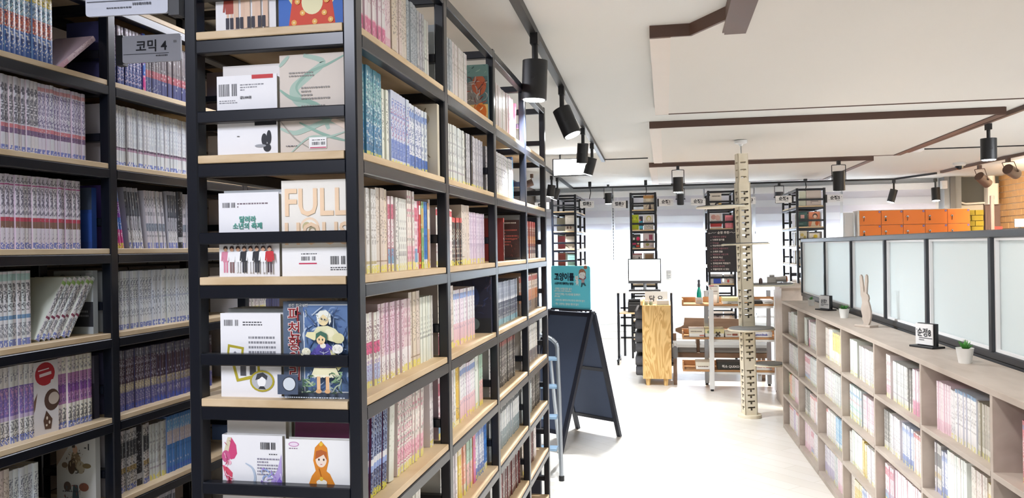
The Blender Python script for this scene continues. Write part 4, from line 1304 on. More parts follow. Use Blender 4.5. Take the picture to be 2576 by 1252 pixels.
for i, (t, bt) in enumerate((('#d88aa0', '#d88aa0'), ('#f2f2f2', '#8a6a6a'), ('#f4f4f4', '#e6e6e6'), ('#2f3036', '#3a3a40'), ('#f4f4f4', '#eeeeee'), ('#2f3036', '#3a3a40'), ('#f4f4f4', '#e9e9e9'), ('#c8323a', '#4a3a40'))):
    a += fig(.014 + i * .0138, .008, .052 + .004 * ((i * 3) % 3), t, bt, hair='#3a2a2a')
b4, M = left_end(2, .165, 'white comic cover with teal title above a row of eight costumed figures', a)
mat('teal_ink', '#5aa394', 0.6)
text(b4, '달려라\n소년의 축제', .013, M @ Matrix.Translation((.062, .108, .0022)), 'teal_ink', 'CENTER', bold=.0003)
a = [('b', .008, .14, .032, .012), ('t', .048, .146, .04, 2, .005, '#44444a'), ('t', .06, .115, .055, 6, .0095, '#8a8a90'),
     ('p', [(.012, .07), (.046, .066), (.05, .098), (.016, .104)], '#b3a52e'), ('p', [(.017, .074), (.042, .071), (.045, .094), (.02, .098)], '#f2f2f2'), ('e', .031, .082, .004, .008, '#8a8a92'),
     ('p', [(.025, .062), (.034, .03), (.085, .04), (.083, .062), (.078, .062), (.079, .046), (.038, .036), (.031, .062)], '#b3a52e'), ('r', .042, .042, .054, .062, '#55555c'), ('r', .062, .044, .075, .062, '#4a4a50'),
     ('e', .088, .032, .026, .021, '#b3a52e'), ('e', .088, .032, .022, .0175, '#b9bbc0'), ('e', .087, .031, .009, .011, '#f3f3f3'), ('p', [(.074, .034), (.078, .046), (.09, .049), (.1, .042), (.098, .034), (.088, .041), (.082, .036)], '#3f4046'), ('p', [(.08, .017), (.096, .016), (.092, .022), (.084, .022)], '#34353b')]
left_end(3, .165, 'white back cover with mustard picture frame and oval portrait', a)
a = [('p', [(0, .11), (.012, .15), (.02, .15), (.016, .125), (.004, .1)], '#d8cdb0'), ('p', [(.012, .115), (.02, .15), (.03, .135), (.032, .118), (.026, .108), (.018, .106)], '#d0487a'), ('e', .008, .112, .009, .012, '#c85a8a'), ('p', [(0, .095), (.012, .09), (.022, .08), (.02, .06), (.012, .062), (.004, .08)], '#d8506a'), ('e', .014, .1, .006, .005, '#f0b8c8'),
     ('b', .082, .128, .032, .014), ('t', .1, .118, .016, 1, .004, '#33333a'), ('t', .075, .108, .045, 6, .006, '#8a8698'), ('s', [(.05, .1), (.065, .09), (.07, .07), (.06, .05), (.05, .045)], .005, '#b6c4d6'), ('p', [(.07, .045), (.1, .06), (.118, .09), (.126, .12), (.128, .045)], '#b8a4dc'), ('p', [(.09, .045), (.112, .06), (.126, .08), (.128, .045)], '#8a6cc8'), ('s', [(.04, .045), (.07, .05), (.1, .047)], .006, '#9ab0d8')] + scribble(.085, .046, .126, .09, 16, ['#a890d8', '#7a5cc0', '#d0c4ea', '#9ab0e0'], 51, .003, .025) + scribble(.002, .062, .026, .145, 14, ['#e888a8', '#b8305a', '#f0c8d4'], 52, .0018, .014)
left_end(4, .155, 'white back cover with pink orchid and violet smoke', a)

# covers at the right ends of the near wall bay, seen past their rows
def wall_end(lv, h, label, shapes, cover, y=-0.024, x=-0.168, w=.128):
    M = ML @ face_y(x, y, LLV[lv])
    return face_book(label, M, w, h, .018, cover, [('r', 0, 0, w, h, cover)] + shapes, 'right'), M


wall_end(3, .172, 'deep blue comic closing the white red-squared row beside the steel post', [('r', 0, .11, .128, .172, '#3a4558'), ('r', .0, .02, .128, .1, '#2a4f9c')], '#2a4a90')
b5, M = wall_end(4, .178, 'pale grey comic cover numbered 1 behind the leaning row', [('r', 0, .02, .128, .09, '#2f3036'), ('e', .03, .15, .014, .018, '#8a929c'), ('e', .08, .125, .02, .02, '#6a8590'), ('t', .03, .145, .05, 2, .009, '#9aa0a8'), ('t', .02, .06, .09, 3, .012, '#7a7c82'), ('r', .105, .135, .124, .172, '#dfe0e4'), ('b', .107, .14, .014, .02)], '#b9c0c2')
text(b5, '1', .03, M @ Matrix.Translation((.082, .145, .0022)), 'ink')
wall_end(5, .178, 'dark plum comic closing the lilac row beside the steel post', [('r', 0, .1, .128, .178, '#6a6674'), ('r', .02, .12, .11, .16, '#4a4654')], '#3a3844')
b6, M = wall_end(6, .185, 'pale comic cover with a brown seated figure and the number -1', [('p', [(0, .185), (.06, .185), (.0, .1)], '#a89a8c'), ('p', [(.04, .09), (.085, .09), (.078, .13), (.066, .15), (.052, .14)], '#8a7a62'), ('e', .062, .15, .008, .011, '#caa68c'), ('r', .052, .155, .062, .182, '#4a4744'), ('e', .05, .1, .012, .02, '#5a4a3c'), ('e', .08, .1, .014, .018, '#a39a84'), ('e', .1, .105, .014, .007, '#7a6a4a'), ('e', .028, .105, .01, .008, '#7a6a5a'), ('p', [(.05, 0), (.075, 0), (.07, .05), (.055, .05)], '#4a5a60'), ('e', .09, .045, .016, .012, '#8a5a4a'), ('e', .036, .045, .012, .014, '#6a5a52'), ('t', .02, .03, .05, 1, .006, '#44444a')] + scribble(.035, .085, .09, .15, 34, ['#5a4a3c', '#b8a888', '#3f3a34', '#d8c8b0'], 31, .002, .014) + scribble(.03, .0, .1, .055, 26, ['#3a4a50', '#6a7a7c', '#a85a4a', '#2a2a2c'], 32, .002, .014), '#c9cbc8')
text(b6, '-1', .026, M @ Matrix.Translation((.092, .15, .0022)), 'ink')
# face-out cover with a red disc among the violet rows
M = ML @ face_px(-0.036, -0.245, LLV[5])
face_book('white comic cover with red disc and chocolate drop, facing out among violet comics', M, .082, .188, .02, '#e9e6e6', [('r', 0, 0, .082, .188, '#e6e3e4'), ('e', .038, .155, .033, .03, '#b8323c'), ('e', .062, .132, .006, .006, '#e9e6e6'), ('p', [(0, .09), (.012, .11), (.004, .07), (.0, .06)], '#7a5a4a'), ('e', .06, .085, .026, .028, '#5a4238'), ('e', .066, .088, .018, .016, '#c9bcb0'), ('p', [(.03, .035), (.04, .06), (.06, .035), (.055, .01), (.035, .012)], '#5f4436'), ('e', .042, .04, .003, .0045, '#e9dccb'), ('e', .05, .028, .003, .0045, '#e9dccb'), ('e', .04, .022, .003, .003, '#e9dccb'), ('l', [(.018, .152), (.058, .156)], .008, '#e9d5d6'), ('l', [(.014, .165), (.05, .168)], .003, '#e9d5d6')])
mat('pink_ink', '#c4667a', 0.6)
for b in ALL:
    if b['key'] == 'lg' and b['ord'] == 7 and b['unit'] == LBN[0] and 'obj' in b:
        t2 = S['lg'][2]
        Mf = b['T'] @ frame((-.126, -t2 / 2, 0), (1, 0, 0), (0, 0, 1))
        text(b['obj'], 'Rhuki', .05, Mf @ Matrix.Translation((.01, .13, .001)) @ Matrix.Rotation(-PI / 2, 4, 'Z'), 'pink_ink', name='cover_lettering')
# big covers turned to the aisle further along the central bookcase
def aisle_face(lv, y, h, w, label, cover, shapes, depth=0.05):
    M = face_px(CX - depth, CY + y, CLV[lv])
    face_book(label, M, w, h, .016, cover, [('r', 0, 0, w, h, cover)] + shapes, 'left')


def gap_face(lv, bay, x, w, h, label, cover, shapes):
    M = face_y(x, CY + CYS[bay] - 0.030, CLV[lv])
    face_book(label, M, w, h, .02, cover, [('r', 0, 0, w, h, cover)] + shapes, 'right')


gap_face(0, 2, -.72, .14, .19, 'picture cover of a grey horse among red leaves, high at the second bay end', '#57787c', [('e', .05, .1, .03, .04, '#8a3a30'), ('p', [(.0, .06), (.05, .12), (.1, .14), (.12, .06), (.08, .03)], '#8c8a88'), ('l', [(.06, .13), (.05, .08), (.055, .04)], .006, '#5a5858'), ('e', .11, .12, .025, .035, '#c06848'), ('r', 0, .15, .14, .19, '#6f9490'), ('r', 0, 0, .14, .055, '#e0c07a'), ('e', .115, .03, .02, .03, '#d8742e'), ('e', .05, .025, .03, .02, '#e8d8a8')] + scribble(.002, .06, .138, .15, 60, ['#a8a6a4', '#5a4a48', '#b8503a', '#7a3028', '#c9c4be'], 21, .003, .03) + scribble(.002, .002, .138, .055, 30, ['#e8a040', '#c85a28', '#f0e0b0', '#9a6a3a'], 22, .003, .025) + scribble(.002, .15, .138, .188, 20, ['#4a7a78', '#8fb0a8', '#2f4a4a'], 23, .003, .02))
gap_face(2, 3, -.74, .15, .185, 'dark photo cover of two warriors at the third bay end', '#34343a', [('r', .005, .09, .06, .165, '#8a7a62'), ('e', .03, .13, .018, .02, '#4a4038'), ('r', .07, .01, .148, .165, '#3a2326'), ('t', .075, .15, .06, 1, .012, '#d8d4d0'), ('t', .08, .12, .06, 6, .012, '#a8524a'), ('r', .0, .165, .15, .185, '#6a7078'), ('e', .03, .04, .02, .03, '#7a7c80')] + scribble(.005, .09, .06, .165, 24, ['#5a4a3c', '#a89878', '#2f2a26'], 41, .003, .02) + scribble(.07, .01, .148, .1, 24, ['#5a2a2c', '#8a4a44', '#20181a'], 42, .003, .02))
gap_face(3, 2, -.72, .14, .19, 'midnight blue photo cover with a red spot at the second bay end', '#23263c', [('e', .07, .12, .03, .04, '#2c3a66'), ('e', .06, .11, .008, .01, '#a83a40'), ('t', .02, .09, .1, 3, .012, '#4a4450'), ('r', 0, 0, .14, .05, '#20242c'), ('e', .08, .03, .02, .02, '#5a6a70')] + scribble(.0, .06, .139, .188, 40, ['#1a1c30', '#34406a', '#4a3a4a', '#2a3050'], 43, .004, .03))
gap_face(1, 1, -.70, .12, .19, 'cream cover with brown ink drawing at the nearest bay end', '#d8cfbb', [('l', [(.02, .18), (.06, .12), (.03, .06), (.08, .02)], .004, '#9a8a70'), ('l', [(.09, .18), (.05, .1), (.1, .05)], .003, '#8a7a60'), ('e', .07, .15, .03, .02, '#b8a888')])

# ---------------------------------------------------------------- flag signs on the shelf posts
def flag_sign(label, x, y, z, w, h, body, side, big=None, rz=0.0, fs=None):
    """small white plate on a black bracket; side = -1 fixed at its left end, +1 at its right end"""
    t = thing('shelf_sign', label, 'sign', (x, y, z), rz, 'hanging section signs')
    r = 0.006
    out = []
    for cx, cz, a0 in ((w - r, r, -90), (w - r, h - r, 0), (r, h - r, 90), (r, r, 180)):
        for k in range(4):
            a = math.radians(a0 + k * 30)
            out.append((cx + r * math.cos(a), cz + r * math.sin(a)))
    p = MB()
    p.prism(out, frame((0, 0, 0), (1, 0, 0), (0, 0, 1)), 0.006)
    p.build('plate', 'sign_white_dimmed' if rz else 'white_plastic', t, local=True)
    b = MB()
    bx = (-0.022, 0.0) if side < 0 else (w, w + 0.022)
    b.box(bx[0], bx[1], -0.004, 0.02, -0.004, h + 0.004)
    b.box(-0.0 if side < 0 else 0.01, w - 0.01 if side < 0 else w, 0.001, 0.012, 0.004, h - 0.004)
    b.build('bracket', 'black_plastic', t, local=True)
    W = WM[t.name]
    F = W @ frame((0, -0.0065, 0), (1, 0, 0), (0, 0, 1))
    fs = fs or h * 0.46
    text(t, body, fs, F @ Matrix.Translation((w / 2, h * 0.42, 0.001)), 'ink', 'CENTER', 1.0, 0.0004 if rz else 0.0016)
    q = [('r', w * .02, h * .30, w * .80, h * .32, '#4a4c55'), ('t', w * .58, h * .2, w * .2, 1, h * .12, '#4a4c55'), ('r', w * .88, h * .68, w * .93, h * .76, '#8a8c92')]
    art(t, F, q, 'print_matte', 'printed_line', 0.0005)['kind'] = 'stuff'
    return t


flag_sign('dim white sign reading comic 4 in Korean, fixed to the wall bookcase post', LX + 0.05, LY + 0.0, 1.955, 0.175, 0.076, '코믹 4', -1, rz=math.radians(3), fs=0.036)
flag_sign('large white sign at the very top, fixed to the central bookcase corner post', -1.120, CY - 0.02, 1.890, 0.172, 0.09, '코믹 3', 1, rz=math.radians(4), fs=0.04)
art(bpy.data.objects[[o.name for o in bpy.data.objects if o.get('label', '').startswith('large white sign at')][0]], Matrix.Translation((-1.120, CY - 0.02, 1.890)) @ Matrix.Rotation(math.radians(4), 4, 'Z') @ frame((0, -0.0065, 0), (1, 0, 0), (0, 0, 1)), [('t', .045, .013, .05, 1, .006, '#4a4c55')], 'print_matte', 'small_print', 0.0006)
for lab, x, z, w, tx, s in (('white sign reading webtoon 1, half hidden by the long bookcase', -1.65, 1.918, .19, '웹툰1', 1), ('white sign reading webtoon 2, right of the first far shelf', -1.062, 1.922, .178, '웹툰2', -1), ('white sign reading webtoon 3 before the blind chain', -0.647, 1.91, .168, '웹툰3', 1),
                            ('white sign reading romance 1 in Korean, right of the toy shelf', -0.067, 1.922, .178, '순정1', -1), ('white sign reading romance 2, left of the chalkboard shelf', 0.326, 1.918, .178, '순정2', 1), ('white sign reading romance 3, partly behind the climbing pole', 0.93, 1.918, .178, '순정3', -1),
                            ('white sign reading romance 4, left of the last far shelf', 1.341, 1.925, .19, '순정4', 1), ('white sign reading romance 5, right of the last far shelf', 1.942, 1.92, .182, '순정5', -1)):
    flag_sign(lab, x, 10.43, z, w, 0.088, tx, s, fs=0.048)

# ---------------------------------------------------------------- A-board with poster
A = thing('a_board', 'dark blue folding chalkboard standing in the aisle behind the long bookcase', 'chalkboard', (-0.69, 5.97, 0))
T0, T1 = Vector((-0.855, 6.09, 0.945)), Vector((-0.521, 5.86, 0.945))
e = (T1 - T0).normalized()
La, Lb = Vector((-1.055, 5.815, 0)), Vector((-0.722, 5.584, 0))
Ra, Rb = Vector((-0.700, 6.36, 0)), Vector((-0.365, 6.129, 0))
def leaf(a, b, name, off):
    n = (b - a).cross(T0 - a).normalized()
    pan = bpy.data.objects.new(name, None)
    link(pan, A)
    pan.matrix_local = WM[A.name].inverted()
    WM[pan.name] = Matrix.Identity(4)
    for q, tt in ((a, T0), (b, T1)):
        MB().beam(q + off, tt + off, 0.032, 0.024, n).build('leg', 'board_frame', pan)
    def at(z):
        return a + (T0 - a) * (z / 0.945) + off, b + (T1 - b) * (z / 0.945) + off
    p0, p1 = at(0.14)
    q0, q1 = at(0.925)
    d = n * 0.006
    m = MB()
    m.idx([p0 - d, p1 - d, q1 - d, q0 - d, p0 + d, p1 + d, q1 + d, q0 + d], [(0, 3, 2, 1), (4, 5, 6, 7), (0, 1, 5, 4), (1, 2, 6, 5), (2, 3, 7, 6), (3, 0, 4, 7)])
    m.build('chalk_surface', 'chalkboard', pan)
    for z in (0.13, 0.93, ) if name == 'front_leaf' else (0.13, 0.52, 0.93):
        u0, u1 = at(z)
        MB().beam(u0, u1, 0.028, 0.022, n).build('cross_rail', 'board_frame', pan)
dv = Vector((0.57, 0.82, 0)) * 0.014
leaf(La, Lb, 'front_leaf', -dv)
leaf(Ra, Rb, 'rear_leaf', dv)
for v in (T0, T1):
    MB().rod(v - e * 0.02 + Vector((0, 0, .004)), v + e * 0.02 + Vector((0, 0, .004)), 0.012, n=10).build('hinge', 'grey_steel', A)

PO = thing('cat_rules_poster', 'turquoise poster with Korean cat rules standing on the chalkboard top', 'poster', (-0.82, 6.06, 0.96), 0)
px = (T1 - T0).normalized()
PMx = frame(Vector((-0.842, 6.062, 0.962)), px, (0, 0, 1))
m = MB()
r, w, h = 0.015, 0.375, 0.322
out = []
for cx, cz, a0 in ((w - r, r, -90), (w - r, h - r, 0), (r, h - r, 90), (r, r, 180)):
    for k in range(4):
        a = math.radians(a0 + k * 30)
        out.append((cx + r * math.cos(a), cz + r * math.sin(a)))
m.prism(out, PMx @ Matrix.Translation((0, 0, -0.006)), 0.006)
mat('poster_turquoise', '#6fdcf0', 0.45)
m.build('board', 'poster_turquoise', PO)
MB().box(0.0, w, 0, .012, -0.02, 0.012, 0, None, PMx @ Matrix.Translation((0, -0.004, 0))).build('foot_rail', 'board_frame', PO)
mat('poster_ink', '#10243c', 0.6)
text(PO, '고양이를', .062, PMx @ Matrix.Translation((.03, .218, .001)), 'poster_ink', sx=.86, bold=.0022)
text(PO, '소중하게 대해주는 방법!', .021, PMx @ Matrix.Translation((.032, .183, .001)), 'poster_ink', sx=.9, bold=.0006)
for i, (ln, z, s) in enumerate((('· 강제로 꼬리를 잡지 않기', .145, .019), ('(갑자기 만지면, 고양이도 무서워 놀라요!)', .131, .0115), ('· 만지기 전에는 꼭 손냄새를 맡게하기', .105, .019), ('(살며시 살살)', .091, .0115), ('· 고양이 안고 돌아다니거나 방으로 데려가지 않기', .062, .0168), ('· 자는 고양이는 절대로 깨우지 않기', .033, .019))):
    text(PO, ln, s, PMx @ Matrix.Translation((.03, z, .001)), 'mint_print', sx=.86, bold=.0003)
art(PO, PMx, [('p', [(.27, .265), (.275, .29), (.295, .302), (.32, .298), (.336, .28), (.338, .255), (.325, .245), (.28, .25)], '#a8705a'), ('e', .335, .312, .017, .014, '#a8705a'), ('e', .303, .258, .031, .03, '#f4f6f6'), ('p', [(.272, .262), (.28, .285), (.31, .288), (.335, .27), (.318, .277), (.29, .276)], '#a8705a'),
               ('e', .292, .258, .002, .003, '#333333'), ('e', .32, .255, .002, .003, '#333333'), ('r', .296, .2, .325, .23, '#f4f4f4'), ('r', .296, .222, .325, .227, '#8a3a44'), ('r', .296, .212, .325, .217, '#8a3a44'), ('r', .296, .203, .325, .207, '#8a3a44'), ('l', [(.3, .226), (.272, .232)], .008, '#a83a4a'), ('l', [(.322, .226), (.338, .236), (.33, .25)], .007, '#a83a4a'),
               ('p', [(.296, .2), (.325, .2), (.34, .18), (.33, .176), (.312, .19), (.302, .17), (.29, .168)], '#3f6a78'), ('e', .252, .232, .016, .016, '#f4f6f6'), ('e', .258, .205, .012, .016, '#f4f6f6'), ('p', [(.24, .24), (.236, .258), (.248, .246)], '#f4f6f6'), ('p', [(.256, .246), (.266, .256), (.266, .238)], '#f4f6f6'), ('l', [(.25, .195), (.245, .18)], .006, '#f4f6f6'), ('l', [(.264, .195), (.266, .178)], .006, '#f4f6f6'), ('l', [(.248, .21), (.234, .2)], .005, '#f4f6f6'),
               ('e', .247, .234, .0018, .0024, '#333333'), ('e', .257, .234, .0018, .0024, '#333333')], 'print_matte', 'cartoon_girl_and_cat')

# ---------------------------------------------------------------- step ladder
t = thing('step_ladder', 'aluminium step ladder with blue treads leaning closed behind the bookcase end', 'ladder', (-0.75, 4.96, 0))
for dx, nm in ((0.0, 1), (-0.34, -1)):
    MB().tube([(-0.640 + dx, 4.93, 0.01), (-0.655 + dx, 4.99, 0.5), (-0.668 + dx, 5.03, 0.80)], 0.013, 10).build('side_rail', 'aluminium', t, True)
arc = [(-0.668 - 0.17 + 0.17 * math.cos(k * PI / 10), 5.03, 0.80 + 0.085 * math.sin(k * PI / 10)) for k in range(11)]
MB().tube(arc, 0.013, 10).build('top_hoop', 'aluminium', t, True)
for z in (0.186, 0.376, 0.56, 0.73):
    y = 4.94 + 0.11 * z
    MB().bar(-0.965, -0.668, y - 0.03, y + 0.05, z - 0.009, z + 0.009, 0, 0.003).build('tread', 'ladder_blue', t)
for dx in (-0.06, -0.30):
    MB().tube([(-0.64 + dx, 5.35, 0.01), (-0.655 + dx, 5.06, 0.72)], 0.011, 8).build('rear_leg', 'aluminium', t, True)
for dx in (0.0, -0.34):
    MB().rod((-0.64 + dx, 4.93, 0.0), (-0.64 + dx, 4.933, 0.03), 0.017, n=10).build('rubber_foot', 'black_plastic', t)

# tall dark board behind the last post
t = thing('dark_standing_board', 'tall dark board standing just behind the far post of the long bookcase', 'board', (-0.80, 4.2, 0))
MB().bar(-0.90, -0.645, 4.15, 4.18, 0.02, 1.62, 2, 0.004).build('board', 'board_frame', t)
MB().box(-0.90, -0.645, 4.08, 4.25, 0.0, 0.02).build('base', 'board_frame', t)

# ---------------------------------------------------------------- blanket cabinet
W = thing('blanket_cabinet', 'light wood cabinet with bold grain end panel and stub legs', 'cabinet', (-0.10, 8.4, 0))
MB().bar(-0.24, 0.048, 8.40, 8.42, 0.072, 0.817, 2, 0.003).build('end_panel', 'ash_grain', W)
MB().bar(-0.24, 0.048, 9.18, 9.20, 0.072, 0.817, 2, 0.003).build('end_panel', 'ash_grain', W)
MB().bar(-0.24, 0.048, 8.42, 9.18, 0.797, 0.817, 1, 0.003).build('top_panel', 'ash_grain', W)
for z in (0.072, 0.31, 0.55):
    MB().bar(-0.24, 0.048, 8.42, 9.18, z, z + 0.018, 1, 0.003).build('shelf_board', 'ash_grain', W)
MB().bar(0.036, 0.047, 8.42, 9.18, 0.09, 0.797, 1, 0.003).build('back_panel', 'ash_grain', W)
MB().bar(-0.255, -0.235, 8.41, 9.19, 0.817, 0.86, 1, 0.003).build('rim_board', 'ash_grain', W)
for x in (-0.19, -0.01):
    for y in (8.45, 9.13):
        MB().rod((x, y, 0), (x, y, 0.072), 0.020, 0.027, 14).build('leg', 'ash_grain', W, True)
gw = 'rolled dark blankets on the cabinet shelves'
for r in range(3):
    for c in range(7):
        x0, y0, z0, rr = -0.30, 8.475 + c * 0.104, (0.092, 0.33, 0.57)[r] + 0.052, 0.05
        mb = MB()
        prof = []
        rnd = random.Random(r * 9 + c)
        mb.rod((x0, y0, z0), (x0 + 0.25, y0, z0), rr, rr, 14)
        mb.rod((x0 - 0.012, y0, z0), (x0, y0, z0), rr * 0.78, rr, 14)
        for k in range(3):
            mb.rod((x0 + 0.05 + 0.07 * k, y0, z0 + 0.001), (x0 + 0.062 + 0.07 * k, y0, z0 + 0.001), rr + 0.0035, rr + 0.0035, 14)
        for L in range(2):
            zz = z0 + (L * 0.1 if r < 2 else L * 0.1)
        o = mb.build('rolled_blanket', 'blanket', None, True)
        tag(o, '%s dark grey rolled blanket from the viewer, %s of the light wood cabinet' % (ORD[c], ('lower shelf', 'middle shelf', 'upper shelf')[r]), 'blanket', gw)
        if z0 + 0.15 < (0.30, 0.54, 0.79)[r]:
            o2 = o.copy()
            link(o2)
            o2.location = (-0.004, 0.0, 0.1)
            tag(o2, '%s dark grey rolled blanket from the viewer, second layer, %s of wood cabinet' % (ORD[c], ('lower shelf', 'middle shelf', 'upper shelf')[r]))
t = thing('blanket_sign', 'white tent card reading blankets in Korean on the wood cabinet', 'sign', (-0.1, 8.62, 0.817))
m = MB()
m.idx([(-0.215, 8.60, .817), (0.02, 8.60, .817), (0.02, 8.65, .945), (-0.215, 8.65, .945), (-0.215, 8.70, .817), (0.02, 8.70, .817), (0.02, 8.653, .945), (-0.215, 8.653, .945)], [(0, 1, 2, 3), (5, 4, 7, 6), (3, 2, 6, 7)])
m.build('card', 'paper_white', t)
text(t, '담 요', .07, frame((-0.10, 8.611, .85), (1, 0, 0), (0, .364, .931)), 'ink', 'CENTER', bold=.001)
for x, lab in ((-0.20, 'first small green jar on the blanket cabinet'), (-0.15, 'second small green jar on the blanket cabinet')):
    t = thing('small_jar', lab, 'jar', (x, 8.47, .817))
    MB().lathe([(.018, 0), (.02, .02), (.018, .038)], (x, 8.47, .817), 12).build('glass_body', 'clear_plastic', t, True)
    MB().lathe([(.016, .002), (.016, .025), (.002, .026)], (x, 8.47, .817), 12).build('green_filling', 'leaf', t, True)
    MB().lathe([(.02, .038), (.02, .046)], (x, 8.47, .817), 12).build('lid', 'white_plastic', t, True)
t = tag(MB().bar(-0.09, 0.03, 8.46, 8.58, .817, .865, 0, .004).build('tissue_box', 'paper_white'), 'white tissue box at the near end of the blanket cabinet', 'box')
MB().box(-0.105, -0.03, 8.455, 8.46, .83, .87).build('tissue', 'red_card', t) if False else MB().prism([(-.02, .865), (.0, .89), (.012, .868), (.02, .865)], frame((-0.03, 8.53, 0), (1, 0, 0), (0, 0, 1)), .02).build('tissue', 'paper_white', t)

# ---------------------------------------------------------------- rolling desk with monitor
D = thing('rolling_desk', 'black steel rolling computer desk in front of the toy shelf', 'desk', (-0.26, 10.1, 0))
for x in (-0.585, 0.05):
    MB().bar(x, x + 0.03, 9.98, 10.01, 0.05, 0.86, 2, .003).build('leg', 'black_steel', D)
    MB().bar(x + 0.06 if x < 0 else x - 0.06, x + 0.09 if x < 0 else x - 0.03, 10.28, 10.31, 0.05, 0.86, 2, .003).build('leg', 'black_steel', D)
    MB().bar(x, x + 0.03, 9.8, 10.3, 0.045, 0.07, 1, .003).build('foot_bar', 'black_steel', D)
    for y in (9.84, 10.26):
        MB().rod((x + .003, y, .022), (x + .027, y, .022), .022, n=14).build('caster', 'black_plastic', D)
MB().bar(-0.585, 0.08, 9.95, 10.32, 0.855, 0.875, 0, .003).build('desk_top', 'white_plastic', D)
for z in (0.64, 0.42, 0.27, 0.52):
    MB().bar(-0.56, 0.06, 10.28, 10.30, z, z + .022, 0, .003).build('cross_bar', 'black_steel', D)
MB().bar(-0.555, -0.20, 9.99, 10.29, 0.598, 0.616, 0, .003).build('shelf_board', 'pine', D)
t = thing('monitor', 'flat monitor with a bright white screen on the rolling desk', 'monitor', (-0.25, 10.1, .875))
MB().bar(-0.45, -0.052, 10.085, 10.12, 0.965, 1.268, 0, .006).build('bezel', 'black_plastic', t)
MB().box(-0.438, -0.064, 10.083, 10.085, 1.0, 1.257).build('screen', 'screen_glow', t)
MB().box(-0.45, -0.052, 10.08, 10.086, 0.965, 0.995).build('chin', 'grey_steel', t)
MB().rod((-0.25, 10.13, .88), (-0.25, 10.13, 1.1), .02, n=12).box(-0.33, -0.17, 10.03, 10.2, .875, .885).build('stand', 'aluminium', t)
t = thing('keyboard', 'black keyboard lying on the desk under the monitor', 'keyboard', (-0.25, 10.0, .875))
MB().bar(-0.44, -0.06, 9.95, 10.06, .876, .892, 0, .003).build('case', 'black_plastic', t)
k = MB()
for i in range(14):
    for j in range(4):
        k.box(-0.43 + i * .026, -0.409 + i * .026, 9.957 + j * .025, 9.977 + j * .025, .892, .897)
k.build('keys', 'grey_steel', t, kind='stuff')
t = thing('printer', 'black receipt printer on the desk shelf below the keyboard', 'printer', (-0.38, 10.1, .616))
MB().bar(-0.456, -0.304, 10.0, 10.2, .617, .745, 0, .012).build('body', 'black_plastic', t)
MB().box(-0.44, -0.32, 9.996, 10.0, .70, .708).build('paper_slot', 'grey_steel', t)
MB().bar(-0.45, -0.31, 10.02, 10.19, .745, .774, 0, .012).build('lid', 'black_plastic', t)
for lab, x0, x1, z0, z1 in (('printed notice on the blind left of the monitor', -.624, -.545, .90, 1.06), ('printed notice on the blind right of the monitor', .007, .092, .897, 1.053)):
    t = tag(MB().box(x0, x1, 12.488, 12.4925, z0, z1).build('notice', 'paper_white'), lab, 'notice')
    art(t, face_y(x0, 12.488, z0), [('t', .008, .14, .06, 8, .016, '#8a8a90')], 'print_matte', 'small_print', .001)

# ---------------------------------------------------------------- bench
Bn = thing('upholstered_bench', 'brown wooden bench with grey cushions behind the game table', 'bench', (0.55, 9.1, 0))
MB().bar(0.06, 1.03, 8.82, 8.86, 0.235, 0.29, 0, .004).build('seat_rail', 'walnut_bench', Bn)
m = MB()
m.prism([(0.10, .50), (.16, .52), (.19, .54), (.20, .62), (.92, .605), (.94, .5), (.9, .44), (.16, .44), (.1, .47)], frame((0, 9.26, 0), (1, 0, 0), (0, 0, 1)), .03)
m.build('back_board', 'walnut_bench', Bn)
for x0, x1 in ((0.07, .31), (.345, 1.05)):
    MB().bar(x0, x1, 8.80, 9.22, .29, .37, 0, .025).build('seat_cushion', 'cushion_grey', Bn, True)
for x in (.33,):
    MB().bar(x - .016, x + .016, 8.84, 9.2, .27, .45, 2, .004).build('divider_post', 'walnut_bench', Bn)
for x in (.07, .97):
    for y in (8.84, 9.22):
        MB().beam((x + .02, y, 0), (x + .02, y, .45 if y > 9 else .24), .035, .035, (0, 1, 0)).build('leg', 'walnut_bench', Bn)
t = thing('dark_armchair', 'dark wooden chair edge with black cushion beside the wood cabinet', 'chair', (0.10, 8.55, 0))
MB().beam((0.085, 8.5, 0), (0.085, 8.5, .37), .035, .03, (0, 1, 0)).build('leg', 'walnut_bench', t)
MB().beam((0.085, 8.75, 0), (0.085, 8.75, .37), .035, .03, (0, 1, 0)).build('leg', 'walnut_bench', t)
MB().bar(00.058, .112, 8.46, 8.78, .27, .40, 1, .02).build('cushion', 'cushion_grey', t)

# ---------------------------------------------------------------- game table: white legs, three wooden shelves
G = thing('game_table', 'white legged stand with three brown shelves of board games', 'table', (0.7, 8.3, 0))
for x in (0.41, 1.02):
    MB().bar(x, x + .045, 8.14, 8.18, .02, .985, 2, .003).build('leg', 'white_paint', G)
    MB().bar(x - .03, x + .012, 8.50, 8.54, .02, .96, 2, .003).build('leg', 'aluminium', G)
    for y in (8.16, 8.52):
        MB().rod((x + (.022 if y < 8.3 else -.01), y, 0), (x + (.022 if y < 8.3 else -.01), y, .02), .016, n=10).build('foot_pad', 'black_plastic', G)
for z in (.824, .50, .182):
    s = MB()
    s.bar(.156, 1.30, 8.19, 8.50, z, z + .02, 0, .003)
    MBs = s.build('shelf_board', 'shelf_oak', G)
    MB().bar(.156, 1.30, 8.485, 8.50, z + .02, z + .075, 0, .003).build('back_lip', 'shelf_oak', MBs)
    MB().bar(.156, .17, 8.19, 8.485, z + .02, z + .062, 1, .003).build('end_lip', 'shelf_oak', MBs)
    for y in (8.19, 8.48):
        MB().bar(.455, 1.02, y, y + .018, z - .022, z - .001, 0, .002).build('cross_rail', 'white_paint', G)


